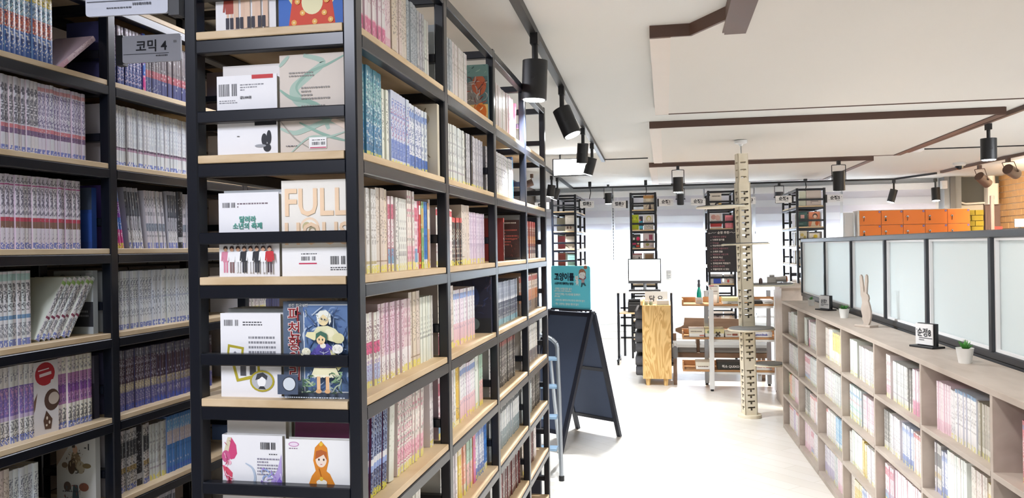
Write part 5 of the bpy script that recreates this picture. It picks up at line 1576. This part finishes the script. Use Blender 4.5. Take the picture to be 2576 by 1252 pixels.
def game_box(label, x0, x1, z0, z1, col, side='#efe8dc', shapes=(), txt=None, y0=8.2, tm='paper_white', ts=.5):
    t = thing('board_game_box', label, 'box', ((x0 + x1) / 2, y0, z0), 0, 'board game boxes on the stand')
    d = .22
    h = z1 - z0
    MB().bar(x0, x1, y0, y0 + d, z0 + h * .45, z1, 0, .002).build('lid', col, t)
    MB().bar(x0 + .003, x1 - .003, y0 + .003, y0 + d - .003, z0, z0 + h * .46, 0, .001).build('tray', 'paper_white' if col != 'box_black' else 'box_black', t)
    F = face_y(x0, y0, z0)
    if shapes:
        art(t, F, [tuple(s) for s in shapes], 'print_matte', 'box_print', .001)
    if txt:
        text(t, txt, h * ts, F @ Matrix.Translation(((x1 - x0) / 2, h * .3, .002)), tm, 'CENTER', bold=.0006)
    return t


mat('box_cream', '#e3dccb', 0.5)
mat('box_yellow', '#d9cf9a', 0.5)
mat('box_black', '#33312f', 0.5)
mat('box_white', '#ecebee', 0.5)
mat('box_red', '#b2513c', 0.5)
mat('blue_ink', '#3a4fa5', 0.5)
game_box('pale yellow game box on the top shelf of the white legged stand', .543, .70, .845, .905, 'box_yellow', shapes=[('t', .05, .015, .09, 2, .014, '#6a6048')])
game_box('cream game box with red print, left on the middle shelf', .22, .368, .521, .60, 'box_cream', shapes=[('t', .015, .05, .11, 1, .02, '#6a5a4a'), ('r', .1, .01, .145, .02, '#b05a4a')])
game_box('yellow game box with a black cross mark on the middle shelf', .372, .556, .521, .60, 'box_yellow', shapes=[('l', [(.105, .01), (.145, .05)], .016, '#4a4238'), ('l', [(.145, .01), (.105, .05)], .016, '#4a4238'), ('e', .04, .05, .02, .015, '#7a8a6a')])
game_box('cream game box with brown squares, behind the climbing pole', .562, .735, .521, .575, 'box_cream', shapes=[('r', .07, .015, .12, .035, '#8a4a38'), ('t', .02, .02, .04, 1, .02, '#a85a48')])
b = game_box('white game box with blue and red lettering, right on the middle shelf', .80, 1.005, .521, .572, 'box_white', txt='ummikub', tm='blue_ink', ts=.62)
game_box('small cream game box on the lowest shelf', .28, .43, .203, .275, 'box_cream', shapes=[('t', .02, .025, .1, 1, .02, '#7a5a4a')])
game_box('black game box with white Korean and Latin lettering on the lowest shelf', .486, .735, .203, .275, 'box_black', txt='퀵소 QUIXO', ts=.42)
game_box('red brown game box with white lettering, right on the lowest shelf', .80, 1.0, .203, .25, 'box_red', txt='패치워크', ts=.55)
game_box('small dark game box on the top shelf by the pole', .80, .915, .845, .875, 'box_black')
game_box('small pale game box on the top shelf, rightmost', .92, 1.02, .845, .88, 'box_white', shapes=[('t', .02, .012, .06, 1, .012, '#555555')])

t = thing('spray_bottle', 'teal bottle with grey nozzle standing on a small white box', 'bottle', (.325, 8.3, .905))
MB().lathe([(.024, 0), (.024, .03), (.02, .06), (.012, .09), (.011, .10)], (.325, 8.3, .905), 16).build('body', 'teal_liquid', t, True)
MB().lathe([(.013, .10), (.016, .125), (.011, .14), (.013, .165), (.009, .175)], (.325, 8.3, .905), 14).build('nozzle', 'grey_steel', t, True)
t = tag(MB().bar(.29, .36, 8.26, 8.34, .845, .905, 2, .003).build('small_box', 'white_plastic'), 'small white box under the teal bottle', 'box')
MB().box(.30, .35, 8.258, 8.26, .86, .885).build('label_card', 'box_cream', t)
t = thing('plastic_cup', 'clear plastic cup on the top shelf beside the white leg', 'cup', (.475, 8.3, .845))
MB().lathe([(.022, 0), (.028, .085), (.030, .088), (.027, .085), (.021, .004)], (.475, 8.3, .845), 16).build('body', 'clear_plastic', t, True)
t = thing('price_stand', 'white paper stand with small print on the top shelf', 'sign', (.47, 8.4, .845))
MB().bar(.425, .525, 8.40, 8.41, .845, 1.02, 2, .002).build('card', 'paper_white', t)
art(t, face_y(.425, 8.40, .845), [('t', .012, .16, .07, 8, .017, '#7a6a72'), ('r', .0, .165, .05, .172, '#c8405a')], 'print_matte', 'small_print', .001)

# ---------------------------------------------------------------- cat climbing pole
CP = thing('climbing_pole', 'pale plywood cat climbing pole with slotted sides and round perches', 'cat pole', (0.667, 6.967, 0))
tilt = Matrix.Translation((0.667, 6.967, 0)) @ Matrix.Rotation(math.radians(-1.0), 4, 'Y')
WM[CP.name] = tilt
CP.matrix_world = tilt
c = MB()
c.lathe([(.095, 0), (.095, .022), (.088, .026), (.0, .026)], n=32)
c.build('base_disc', 'birch_ply', CP, True, local=True)
R2 = .052
def slot_side(z0, z1, R2, zs):
    """four ply sides with slots left open between ply strips"""
    for k in range(4):
        T = Matrix.Rotation(k * PI / 2 + math.radians(12), 4, 'Z')
        m = MB()
        z = z0
        for s in zs:
            m.box(-R2, R2, -R2, -R2 + .008, z, s, 0, None, T)
            m.box(-R2, -R2 * .55, -R2, -R2 + .008, s, s + .012, 0, None, T)
            m.box(R2 * .55, R2, -R2, -R2 + .008, s, s + .012, 0, None, T)
            m.box(-R2, -R2 * .12, -R2, -R2 + .008, s - .0, s + .0, 0, None, T)
            z = s + .012
        m.box(-R2, R2, -R2, -R2 + .008, z, z1, 0, None, T)
        m.build('slotted_side', 'birch_ply', CP, local=True)
zs1 = [0.08 + .0505 * i for i in range(36) if not (abs(.08 + .0505 * i - .44) < .04 or abs(.08 + .0505 * i - .75) < .04 or abs(.08 + .0505 * i - 1.10) < .04 or abs(.08 + .0505 * i - 1.44) < .035)]
slot_side(.026, 1.93, R2, zs1)
slot_side(1.93, 2.17, R2 * .82, [1.97 + .06 * i for i in range(3)])
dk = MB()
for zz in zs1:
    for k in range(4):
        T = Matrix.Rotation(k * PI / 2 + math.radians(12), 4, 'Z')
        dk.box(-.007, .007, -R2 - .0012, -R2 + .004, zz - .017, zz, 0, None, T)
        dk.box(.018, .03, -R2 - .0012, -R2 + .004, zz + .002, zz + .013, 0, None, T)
dk.build('slot_shadows', 'slot_dark', CP, local=True, kind='stuff')  # dark blocks on the faces stand in for shade inside the slots
MB().rod((0, 0, 2.17), (0, 0, 2.255), .006, n=10).build('tension_rod', 'chrome', CP, local=True)
c = MB()
c.lathe([(.012, 2.235), (.02, 2.25), (.05, 2.258), (.052, ZP), (.0, ZP)], n=24)
c.build('ceiling_cap', 'white_plastic', CP, True, local=True)
for (cx, cy, z, r, felt) in ((-.18, -.04, 1.742, .20, 'cushion_grey'), (.0, -.12, 1.43, .19, 'cushion_grey'), (.02, -.14, .744, .185, 'felt_grey'), (.17, .0, .437, .13, 'felt_grey'), (.20, .10, 1.085, .20, 'felt_grey')):
    m = MB()
    out = [(cx + r * math.cos(a * PI / 16), cy + r * math.sin(a * PI / 16)) for a in range(32)]
    m.prism(out, Matrix.Translation((0, 0, z - .012)), .012)
    pl = m.build('perch', 'birch_ply', CP, local=True)
    m = MB()
    out = [(cx + (r - .01) * math.cos(a * PI / 16), cy + (r - .01) * math.sin(a * PI / 16)) for a in range(32)]
    m.prism(out, Matrix.Translation((0, 0, z)), .007)
    m.build('felt_pad', felt, pl, local=True)

# tan counter and the camera toy
t = thing('tan_counter', 'tan counter edge at the far end of the glass partition', 'counter', (1.1, 7.5, 0))
MB().bar(.99, 1.19, 7.40, 7.85, 0, 1.04, 2, .004).build('body', 'greige_board', t)
MB().bar(.97, 1.19, 7.36, 7.87, 1.04, 1.062, 1, .004).build('top', 'greige_board', t)
t = thing('toy_camera', 'silver camera with long grey lens resting on the pole perch', 'camera', (.90, 7.07, 1.095))
MB().bar(.83, .91, 7.05, 7.09, 1.095, 1.15, 0, .006).bar(.85, .89, 7.05, 7.09, 1.15, 1.168, 0, .005).build('body', 'camera_silver', t)
MB().rod((.905, 7.06, 1.128), (.955, 7.045, 1.131), .022, .024, 20).rod((.955, 7.045, 1.131), (.985, 7.035, 1.133), .026, .028, 20).build('lens_barrel', 'camera_silver', t, True)
MB().rod((.985, 7.035, 1.133), (.9865, 7.0345, 1.133), .024, .024, 20).build('front_glass', 'lens_glass', t)
MB().rod((.94, 7.05, 1.105), (.945, 7.05, 1.092), .006, n=8).bar(.92, .985, 7.03, 7.06, 1.093, 1.098, 0, .001).build('lens_foot', 'black_plastic', t)
t = tag(MB().lathe([(.014, 0), (.017, .02), (.014, .04), (.006, .05)], (.775, 7.02, 1.093), 12).build('small_figurine', 'mauve', None, True), 'small brown figurine on the pole perch left of the camera', 'figurine')

# ---------------------------------------------------------------- things on the low cabinet
def plant(label, l, z, s, n, seed, mats=('leaf',), spread=.9):
    p = KM(.12, l, .982)
    t = thing('potted_succulent', label, 'plant', p, 0, 'small plants on the cabinet top')
    MB().lathe([(.020 * s, 0), (.028 * s, .05 * s), (.029 * s, .052 * s), (.026 * s, .05 * s), (.024 * s, .044 * s)], p, 20).build('pot', 'pot_white', t, True)
    MB().lathe([(.025 * s, .04 * s), (.02 * s, .046 * s), (.001, .047 * s)], p, 14).build('soil', 'soil', t)
    rr = random.Random(seed)
    for k in range(n):
        a = k * 2.4
        tl = rr.uniform(.15, spread)
        L = s * rr.uniform(.03, .042)
        d = Vector((math.cos(a) * math.sin(tl), math.sin(a) * math.sin(tl), math.cos(tl)))
        b0 = p + Vector((0, 0, .042 * s))
        sd = Vector((-math.sin(a), math.cos(a), 0)) * .005 * s
        nrm = d.cross(sd).normalized() * .002 * s
        m = MB()
        m.idx([b0, b0 + d * L * .5 + sd, b0 + d * L, b0 + d * L * .5 - sd, b0 + d * L * .5 + nrm, b0 + d * L * .5 - nrm], [(0, 1, 4), (1, 2, 4), (2, 3, 4), (3, 0, 4), (1, 0, 5), (2, 1, 5), (3, 2, 5), (0, 3, 5)])
        m.build('leaf', mats[k % len(mats)], t)


plant('small potted succulent farthest along the cabinet top', .62, 0, .85, 14, 1, ('leaf', 'leaf_dark'))
plant('bushy potted succulent between the white sign and the wooden rabbit', 1.62, 0, 1.05, 30, 2, ('leaf', 'leaf_dark'), 1.35)
plant('spiky potted succulent nearest the viewer on the cabinet top', 3.49, 0, 1.05, 22, 3)


def desk_sign(label, l, w, h, body, fs):
    p = KM(.135, l, .982)
    t = thing('table_sign', label, 'sign', p, math.radians(-60))
    MB().bar(-w * .62, w * .62, -.035, .035, 0, .008, 0, .002).build('base', 'black_plastic', t, local=True)
    MB().bar(-w / 2, w / 2, -.004, .016, .008, h + .012, 2, .004).build('holder', 'black_plastic', t, local=True)
    MB().bar(-w / 2 - .004, w / 2 - .008, -.010, -.004, .012, h + .010, 2, .003).build('plate', 'white_plastic', t, local=True)
    F = WM[t.name] @ frame((-w / 2, -.0105, .012), (1, 0, 0), (0, 0, 1))
    text(t, body, fs, F @ Matrix.Translation((w * .46, h * .42, .001)), 'ink', 'CENTER', .8, .0003)
    art(t, F, [('r', w * .18, h * .30, w * .9, h * .33, '#3a3c44'), ('t', w * .18, h * .2, w * .25, 1, .008, '#4a4c55'), ('r', w * .03, h * .68, w * .09, h * .72, '#9a9ca2')], 'print_matte', 'printed_line', .0005)['kind'] = 'stuff'


desk_sign('white section sign reading romance 8 on a black stand, nearest on the cabinet', 3.03, .095, .088, '순정8', .038)
desk_sign('small white section sign on a black stand between the two far plants', 1.03, .10, .085, '순정7', .03)

p = KM(.11, 2.16, .982)
t = thing('wooden_rabbit', 'flat grey wooden rabbit silhouette with long ears on the cabinet top', 'figurine', p, math.radians(-58))
MB().bar(-.052, .052, -.03, .03, 0, .012, 0, .002).build('base', 'greige_board', t, local=True)
out = [(-.02, .012), (-.014, .02), (-.018, .03), (-.024, .04), (-.022, .055), (-.03, .08), (-.03, .1), (-.022, .125), (-.025, .15), (-.032, .165), (-.033, .19), (-.037, .24), (-.037, .265), (-.03, .272), (-.022, .262), (-.016, .225), (-.012, .19), (-.008, .178), (-.004, .19), (-.003, .235), (.0, .265), (.007, .274), (.013, .266), (.014, .24), (.01, .2), (.008, .175), (.018, .165), (.022, .15), (.018, .135), (.026, .115), (.034, .085), (.034, .055), (.028, .03), (.018, .012)]
m = MB()
m.prism(out, frame((0, .006, 0), (1, 0, 0), (0, 0, 1)), .010)
m.build('silhouette', 'greige_board', t, local=True)

# ---------------------------------------------------------------- orange lockers
Lk = thing('locker_block', 'block of orange lockers with silver locks by the window wall', 'lockers', (2.6, 11.75, 0), math.radians(0))
MB().bar(2.595, 3.985, 11.76, 12.12, 0.0, 1.862, 2, .004).build('carcass', 'locker_side', Lk)
for c in range(5):
    for r in range(9):
        x0, x1 = 2.603 + c * .276, 2.603 + c * .276 + .270
        z1 = 1.853 - r * .196
        z0 = z1 - .191
        dr = MB().bar(x0, x1, 11.742, 11.758, z0, z1, 0, .003).build('door', 'locker_orange', Lk)
        if r > 3:
            continue
        MB().rod((x0 + .05, 11.742, z0 + .105), (x0 + .05, 11.722, z0 + .105), .016, .013, 14).build('lock', 'chrome', dr, True)
        ky = MB()
        ky.rod((x0 + .05, 11.722, z0 + .105), (x0 + .05, 11.714, z0 + .105), .004, n=8)
        ky.tube([(x0 + .05, 11.715, z0 + .105), (x0 + .052, 11.73, z0 + .075), (x0 + .05, 11.734, z0 + .05)], .004, 6)
        if (c + r) % 2:
            ky.rod((x0 + .052, 11.737, z0 + .06), (x0 + .052, 11.731, z0 + .06), .013, .013, 12)
        ky.build('key', 'slot_dark', dr, True)
        MB().rod((x1 - .018, 11.7418, z1 - .018), (x1 - .018, 11.740, z1 - .018), .014, .014, 16).build('number_badge', 'badge_violet', dr)
        text(dr, str(25 - c * 5 + r), .016, face_y(x1 - .018, 11.7395, z1 - .024), 'mint_print', 'CENTER')
t = tag(MB().bar(2.42, 2.56, 11.9, 12.1, 0, 1.84, 2, .005).build('white_cupboard', 'white_paint'), 'white cupboard standing left of the orange lockers', 'cupboard')
MB().bar(2.44, 2.54, 11.885, 11.9, .05, 1.80, 2, .003).build('cupboard_door', 'white_paint', t)

# things by the brick wall
t = thing('tablet_screen', 'small white tablet on a dark arm beside the brick wall', 'screen', (4.25, 10.6, 1.5))
MB().bar(4.13, 4.24, 10.72, 10.74, 1.585, 1.68, 2, .006).build('screen', 'white_plastic', t)
MB().bar(4.13, 4.245, 10.742, 10.75, 1.58, 1.685, 2, .006).rod((4.19, 10.745, 1.58), (4.19, 10.745, 1.44), .012, n=10).box(4.13,4.24,10.74,10.80,1.4405,1.447).build('stand_arm', 'black_plastic', t)
t = thing('steel_post', 'dark steel post standing before the brick wall', 'post', (4.02, 11.0, 0))
MB().bar(3.96, 4.0, 10.98, 11.02, 0.012, 1.98, 2, .004).build('post', 'mauve', t)
MB().box(3.93, 4.03, 10.95, 11.05, 0, .012).build('foot_plate', 'mauve', t)
t = thing('wire_basket_stack', 'white gridded paper stack on the counter by the brick wall', 'papers', (4.2, 10.9, 1.3))
for k in range(4):
    MB().box(4.10, 4.36, 10.82, 11.0, 1.441 + k * .03, 1.466 + k * .03).build('sheet_stack', 'paper_white', t)
t = tag(MB().bar(4.07, 4.17, 11.2, 11.21, 1.4405, 1.60, 2, .002).build('red_notice', 'red_card'), 'red and white notice behind the steel post', 'notice')
MB().box(4.075, 4.165, 11.196, 11.2, 1.465, 1.50).build('white_strip', 'paper_white', t)
t = thing('service_counter', 'mauve service counter in front of the brick wall', 'counter', (4.3, 10.8, 0))
MB().bar(4.07, 4.62, 10.76, 11.3, 0, 1.41, 2, .005).build('body', 'mauve', t)
MB().bar(4.06, 4.63, 10.755, 11.32, 1.41, 1.44, 0, .004).build('counter_top', 'mauve', t)

# ---------------------------------------------------------------- contents of the far shelves
ch = thing('menu_chalkboard', 'black chalkboard with handwritten Korean list hung on the far shelf', 'chalkboard', (.69, 10.41, 1.083))
MB().bar(.512, .882, 10.415, 10.430, 1.083, 1.612, 2, .003).build('board', 'chalkboard_black', ch)
mat('chalk_white', '#e9e4e0', 0.9)
mat('chalk_pink', '#b07a84', 0.9)
F = face_y(.512, 10.415, 1.083)
text(ch, '순정 추천', .036, F @ Matrix.Translation((.20, .478, .0012)), 'chalk_white', 'CENTER', bold=.0004)
art(ch, F, [('l', [(.03, .488), (.05, .482), (.07, .494), (.09, .488), (.115, .496)], .003, '#e9e4e0'), ('l', [(.275, .49), (.3, .498), (.32, .486), (.345, .494)], .003, '#e9e4e0'), ('e', .028, .485, .008, .008, '#e9e4e0'), ('e', .028, .485, .005, .005, '#2a2a30')], 'print_matte', 'chalk_flourish')
for i, ln in enumerate(('우렁각시 신랑님', '너에게 닿기를', 'Orange', '아오하라이드', '한낮의 여름이야기', '스에의 연습', '백만번의 사랑고백', '최악의 독신', '나만의 왕자님', '첫애인과의 독립일기', '궁정의 레시피', '마을미안의 너 있는')):
    text(ch, '✓ ' + ln if False else 'v  ' + ln, .026, F @ Matrix.Translation((.045, .43 - i * .0365, .0012)), 'chalk_white' if i % 2 else 'chalk_pink', sx=.95, bold=.0005 if i % 2 else .0001)


def far_item(label, x0, x1, z0, z1, col, shapes=(), y=10.485, name='comic_book', cat='book'):
    return face_book(label, face_y(x0, y, z0), x1 - x0, z1 - z0, .05, col, [('r', 0, 0, x1 - x0, z1 - z0, col)] + list(shapes), 'left', None, name, cat)


def Z(i):
    return FLV[i] + .0005


far_item('cream comic cover on the top board of the toy shelf', -.262, -.131, Z(0), Z(0) + .18, '#d8cdbb', [('r', 0, .14, .13, .18, '#b98c56'), ('p', [(.06, 0), (.1, .0), (.09, .07), (.075, .07)], '#55484a'), ('l', [(.03, .03), (.05, .06)], .006, '#6a5a58'), ('e', .06, .12, .03, .02, '#e9dfc8')])
g = thing('green_toy_box', 'lime green box with a smiling face on the toy shelf', 'box', (-.37, 10.5, Z(1)))
MB().bar(-.425, -.325, 10.48, 10.56, Z(1), Z(1) + .19, 2, .006).build('box_body', 'leaf', g) if False else None
mat('lime', '#a9b81e', 0.5)
MB().bar(-.425, -.325, 10.48, 10.56, Z(1), Z(1) + .19, 2, .006).build('box_body', 'lime', g)
art(g, face_y(-.425, 10.48, Z(1)), [('e', .025, .15, .005, .007, '#2a2a20'), ('e', .072, .15, .005, .006, '#2a2a20'), ('l', [(.036, .138), (.05, .132), (.064, .14)], .004, '#f2e86a'), ('r', .03, .005, .07, .015, '#c8a82a')], 'print_matte', 'smiling_face')
far_item('dark cover with cyan square beside the lime green box', -.318, -.272, Z(1), Z(1) + .17, '#33303c', [('r', .005, .01, .042, .05, '#5ac8e0'), ('r', .005, .075, .042, .11, '#4ab0d0'), ('r', .0, .11, .02, .13, '#c86a6a')])
far_item('white comic cover with yellow ring on the toy shelf', -.262, -.14, Z(1), Z(1) + .185, '#e9e4de', [('e', .065, .14, .03, .034, '#c9c060'), ('e', .065, .135, .02, .026, '#efe6da'), ('l', [(.02, .06), (.05, .03), (.06, .05), (.1, .02)], .004, '#8a8688'), ('e', .03, .07, .01, .006, '#6a6a6a')])
far_item('black comic cover with pink and red shapes on the toy shelf', -.42, -.305, Z(2), Z(2) + .175, '#3a3c40', [('r', .02, .1, .045, .13, '#e6e6dc'), ('r', .06, .08, .11, .14, '#5a7a4a'), ('e', .085, .115, .022, .026, '#d8306a'), ('r', .01, .04, .06, .07, '#c83a6a'), ('r', .06, .01, .1, .035, '#c8402e'), ('p', [(.01, .0), (.03, .025), (.05, .0)], '#4aa0b0'), ('e', .085, .055, .014, .012, '#e9e0c0')])
far_item('white comic cover with plum rectangle on the toy shelf', -.274, -.135, Z(2), Z(2) + .185, '#ecdfe0', [('r', .075, .1, .12, .165, '#8a3a5a'), ('e', .045, .1, .014, .014, '#c08a90'), ('e', .055, .04, .022, .018, '#a8a464'), ('t', .09, .03, .035, 2, .012, '#6a6068')])
far_item('white comic with small dark print, lower left on the toy shelf', -.422, -.289, Z(3), Z(3) + .16, '#eadfda', [('r', .0, .14, .133, .16, '#a86a6a'), ('t', .02, .11, .03, 3, .012, '#4a4448'), ('r', .09, .09, .105, .115, '#3a3a3a')])
far_item('white comic with brown picture, lower right on the toy shelf', -.272, -.135, Z(3), Z(3) + .165, '#f1eeec', [('r', .02, .09, .12, .15, '#9a7a5c'), ('t', .02, .075, .09, 1, .014, '#8a4a4a')])
far_item('cream comic cover on the second board of the first far shelf', -1.265, -1.135, Z(1), Z(1) + .205, '#e3ddd2', [('t', .03, .17, .08, 3, .022, '#a8a098'), ('r', .02, .03, .045, .06, '#6a5a52'), ('e', .07, .045, .014, .02, '#8a6a5a'), ('t', .09, .05, .03, 1, .016, '#6a6a6a')])
far_item('beige comic cover on the third board of the first far shelf', -1.265, -1.135, Z(2), Z(2) + .19, '#d5ccc0', [('r', .01, .16, .13, .19, '#4a403c'), ('r', .02, .07, .12, .15, '#b8ada0'), ('l', [(.0, .05), (.05, .01)], .01, '#6a5f58'), ('e', .1, .025, .015, .012, '#8a7f78')])
far_item('mint comic cover on the fourth board of the first far shelf', -1.24, -1.125, Z(3), Z(3) + .175, '#a9dcd4', [('r', 0, .165, .115, .175, '#5a3a3a'), ('t', .02, .14, .08, 4, .025, '#8ab8b4')])
far_item('white comic with black title on the top board of the chalkboard shelf', .564, .70, Z(0), Z(0) + .19, '#f0e9df', [('t', .02, .14, .1, 1, .03, '#33302e'), ('e', .09, .04, .035, .03, '#2f2b2c'), ('e', .09, .03, .02, .02, '#e6d2c0'), ('r', .1, .02, .136, .06, '#d9b468')])
far_item('white and red comic cover on the chalkboard shelf', .561, .702, Z(1), Z(1) + .183, '#e6dcd8', [('e', .04, .14, .03, .03, '#b98a84'), ('e', .09, .13, .03, .035, '#caa49c'), ('r', .0, .02, .14, .06, '#b8383a'), ('r', .0, .06, .14, .085, '#5a4440')])
far_item('grey comic cover half behind the pink one on the chalkboard shelf', .715, .80, Z(1), Z(1) + .185, '#6a7078', [], 10.53)
far_item('pink comic cover with dark dots on the chalkboard shelf', .742, .852, Z(1), Z(1) + .16, '#e58a98', [('e', .02 + .018 * i, .125 - .017 * j, .006, .005, '#4a2430') for i in range(5) for j in range(4)])
far_item('white comic with blue square below the handwritten chalkboard', .54, .70, .94 + .0005, 1.06, '#e9e6e6', [('r', .05, .0, .14, .075, '#3a58c0'), ('t', .03, .095, .05, 1, .01, '#44444a')])
far_item('white comic with scribbled faces below the handwritten chalkboard', .718, .86, .94 + .0005, 1.055, '#ece6e0', [('e', .03, .07, .016, .014, '#a89a94'), ('e', .07, .08, .014, .014, '#8a7a78'), ('e', .105, .07, .018, .014, '#b0a49c'), ('e', .05, .03, .014, .02, '#c04a4a'), ('l', [(.02, .05), (.06, .05), (.11, .04)], .004, '#5a5458')])
far_item('white comic with grey picture low on the chalkboard shelf', .535, .70, Z(6), Z(6) + .11, '#e8e2de', [('r', .02, .02, .14, .07, '#a89a98'), ('e', .1, .06, .02, .02, '#6a5f60')])
far_item('white comic with brown haired figure low on the chalkboard shelf', .711, .853, Z(6), Z(6) + .11, '#ece4de', [('e', .09, .07, .025, .02, '#5a4238'), ('e', .085, .05, .016, .016, '#e6c4a8'), ('p', [(.05, 0), (.13, 0), (.11, .04), (.07, .04)], '#c8b8a8')])
far_item('wide cream comic on the top board of the last far shelf', 1.71, 1.884, Z(0), Z(0) + .185, '#e2d6ce', [('t', .05, .05, .09, 2, .02, '#5a5058')])
far_item('pale green comic on the top board of the last far shelf', 1.627, 1.705, Z(0), Z(0) + .18, '#e6ead6', [])
far_item('dark green comic with pink square on the last far shelf', 1.60, 1.718, Z(1), Z(1) + .18, '#3a5a58', [('r', .04, .1, .085, .145, '#d8a8a4'), ('t', .02, .03, .05, 1, .016, '#8aa8a4')])
far_item('orange comic with dark haired figure on the last far shelf', 1.739, 1.866, Z(1), Z(1) + .18, '#d88a6a', [('e', .07, .13, .03, .03, '#4a3430'), ('e', .07, .12, .02, .022, '#f0d2ba'), ('p', [(.02, .0), (.12, .0), (.1, .09), (.04, .09)], '#e6d2b4'), ('e', .09, .04, .02, .03, '#c8642e')])
far_item('pale comic with yellow flowers above the partition rail', 1.625, 1.712, Z(2), Z(2) + .18, '#d9d2bc', [('e', .03, .13, .02, .02, '#c9b46a'), ('e', .06, .1, .015, .02, '#b8a458')])
far_item('white comic with yellow bird above the partition rail', 1.74, 1.86, Z(2), Z(2) + .155, '#ebe4d6', [('e', .07, .11, .025, .022, '#e0c33a'), ('l', [(.03, .09), (.06, .1)], .005, '#6a5a4a'), ('r', 0, .15, .12, .155, '#5a4a44')])

# flat lettering becomes plain meshes
bpy.context.view_layer.update()
dg = bpy.context.evaluated_depsgraph_get()
todo = [(o, bpy.data.meshes.new_from_object(o.evaluated_get(dg)), o.matrix_world.copy()) for o in bpy.data.objects if o.type == 'FONT']
for o, me, mw in todo:
    par, nm = o.parent, o.name
    o.name = 'spent'
    n = bpy.data.objects.new(nm, me)
    link(n, par)
    n.matrix_basis = WM[par.name].inverted() @ mw if par.type == 'EMPTY' else par.matrix_world.inverted() @ mw
bpy.data.batch_remove([o for o, _, _ in todo])
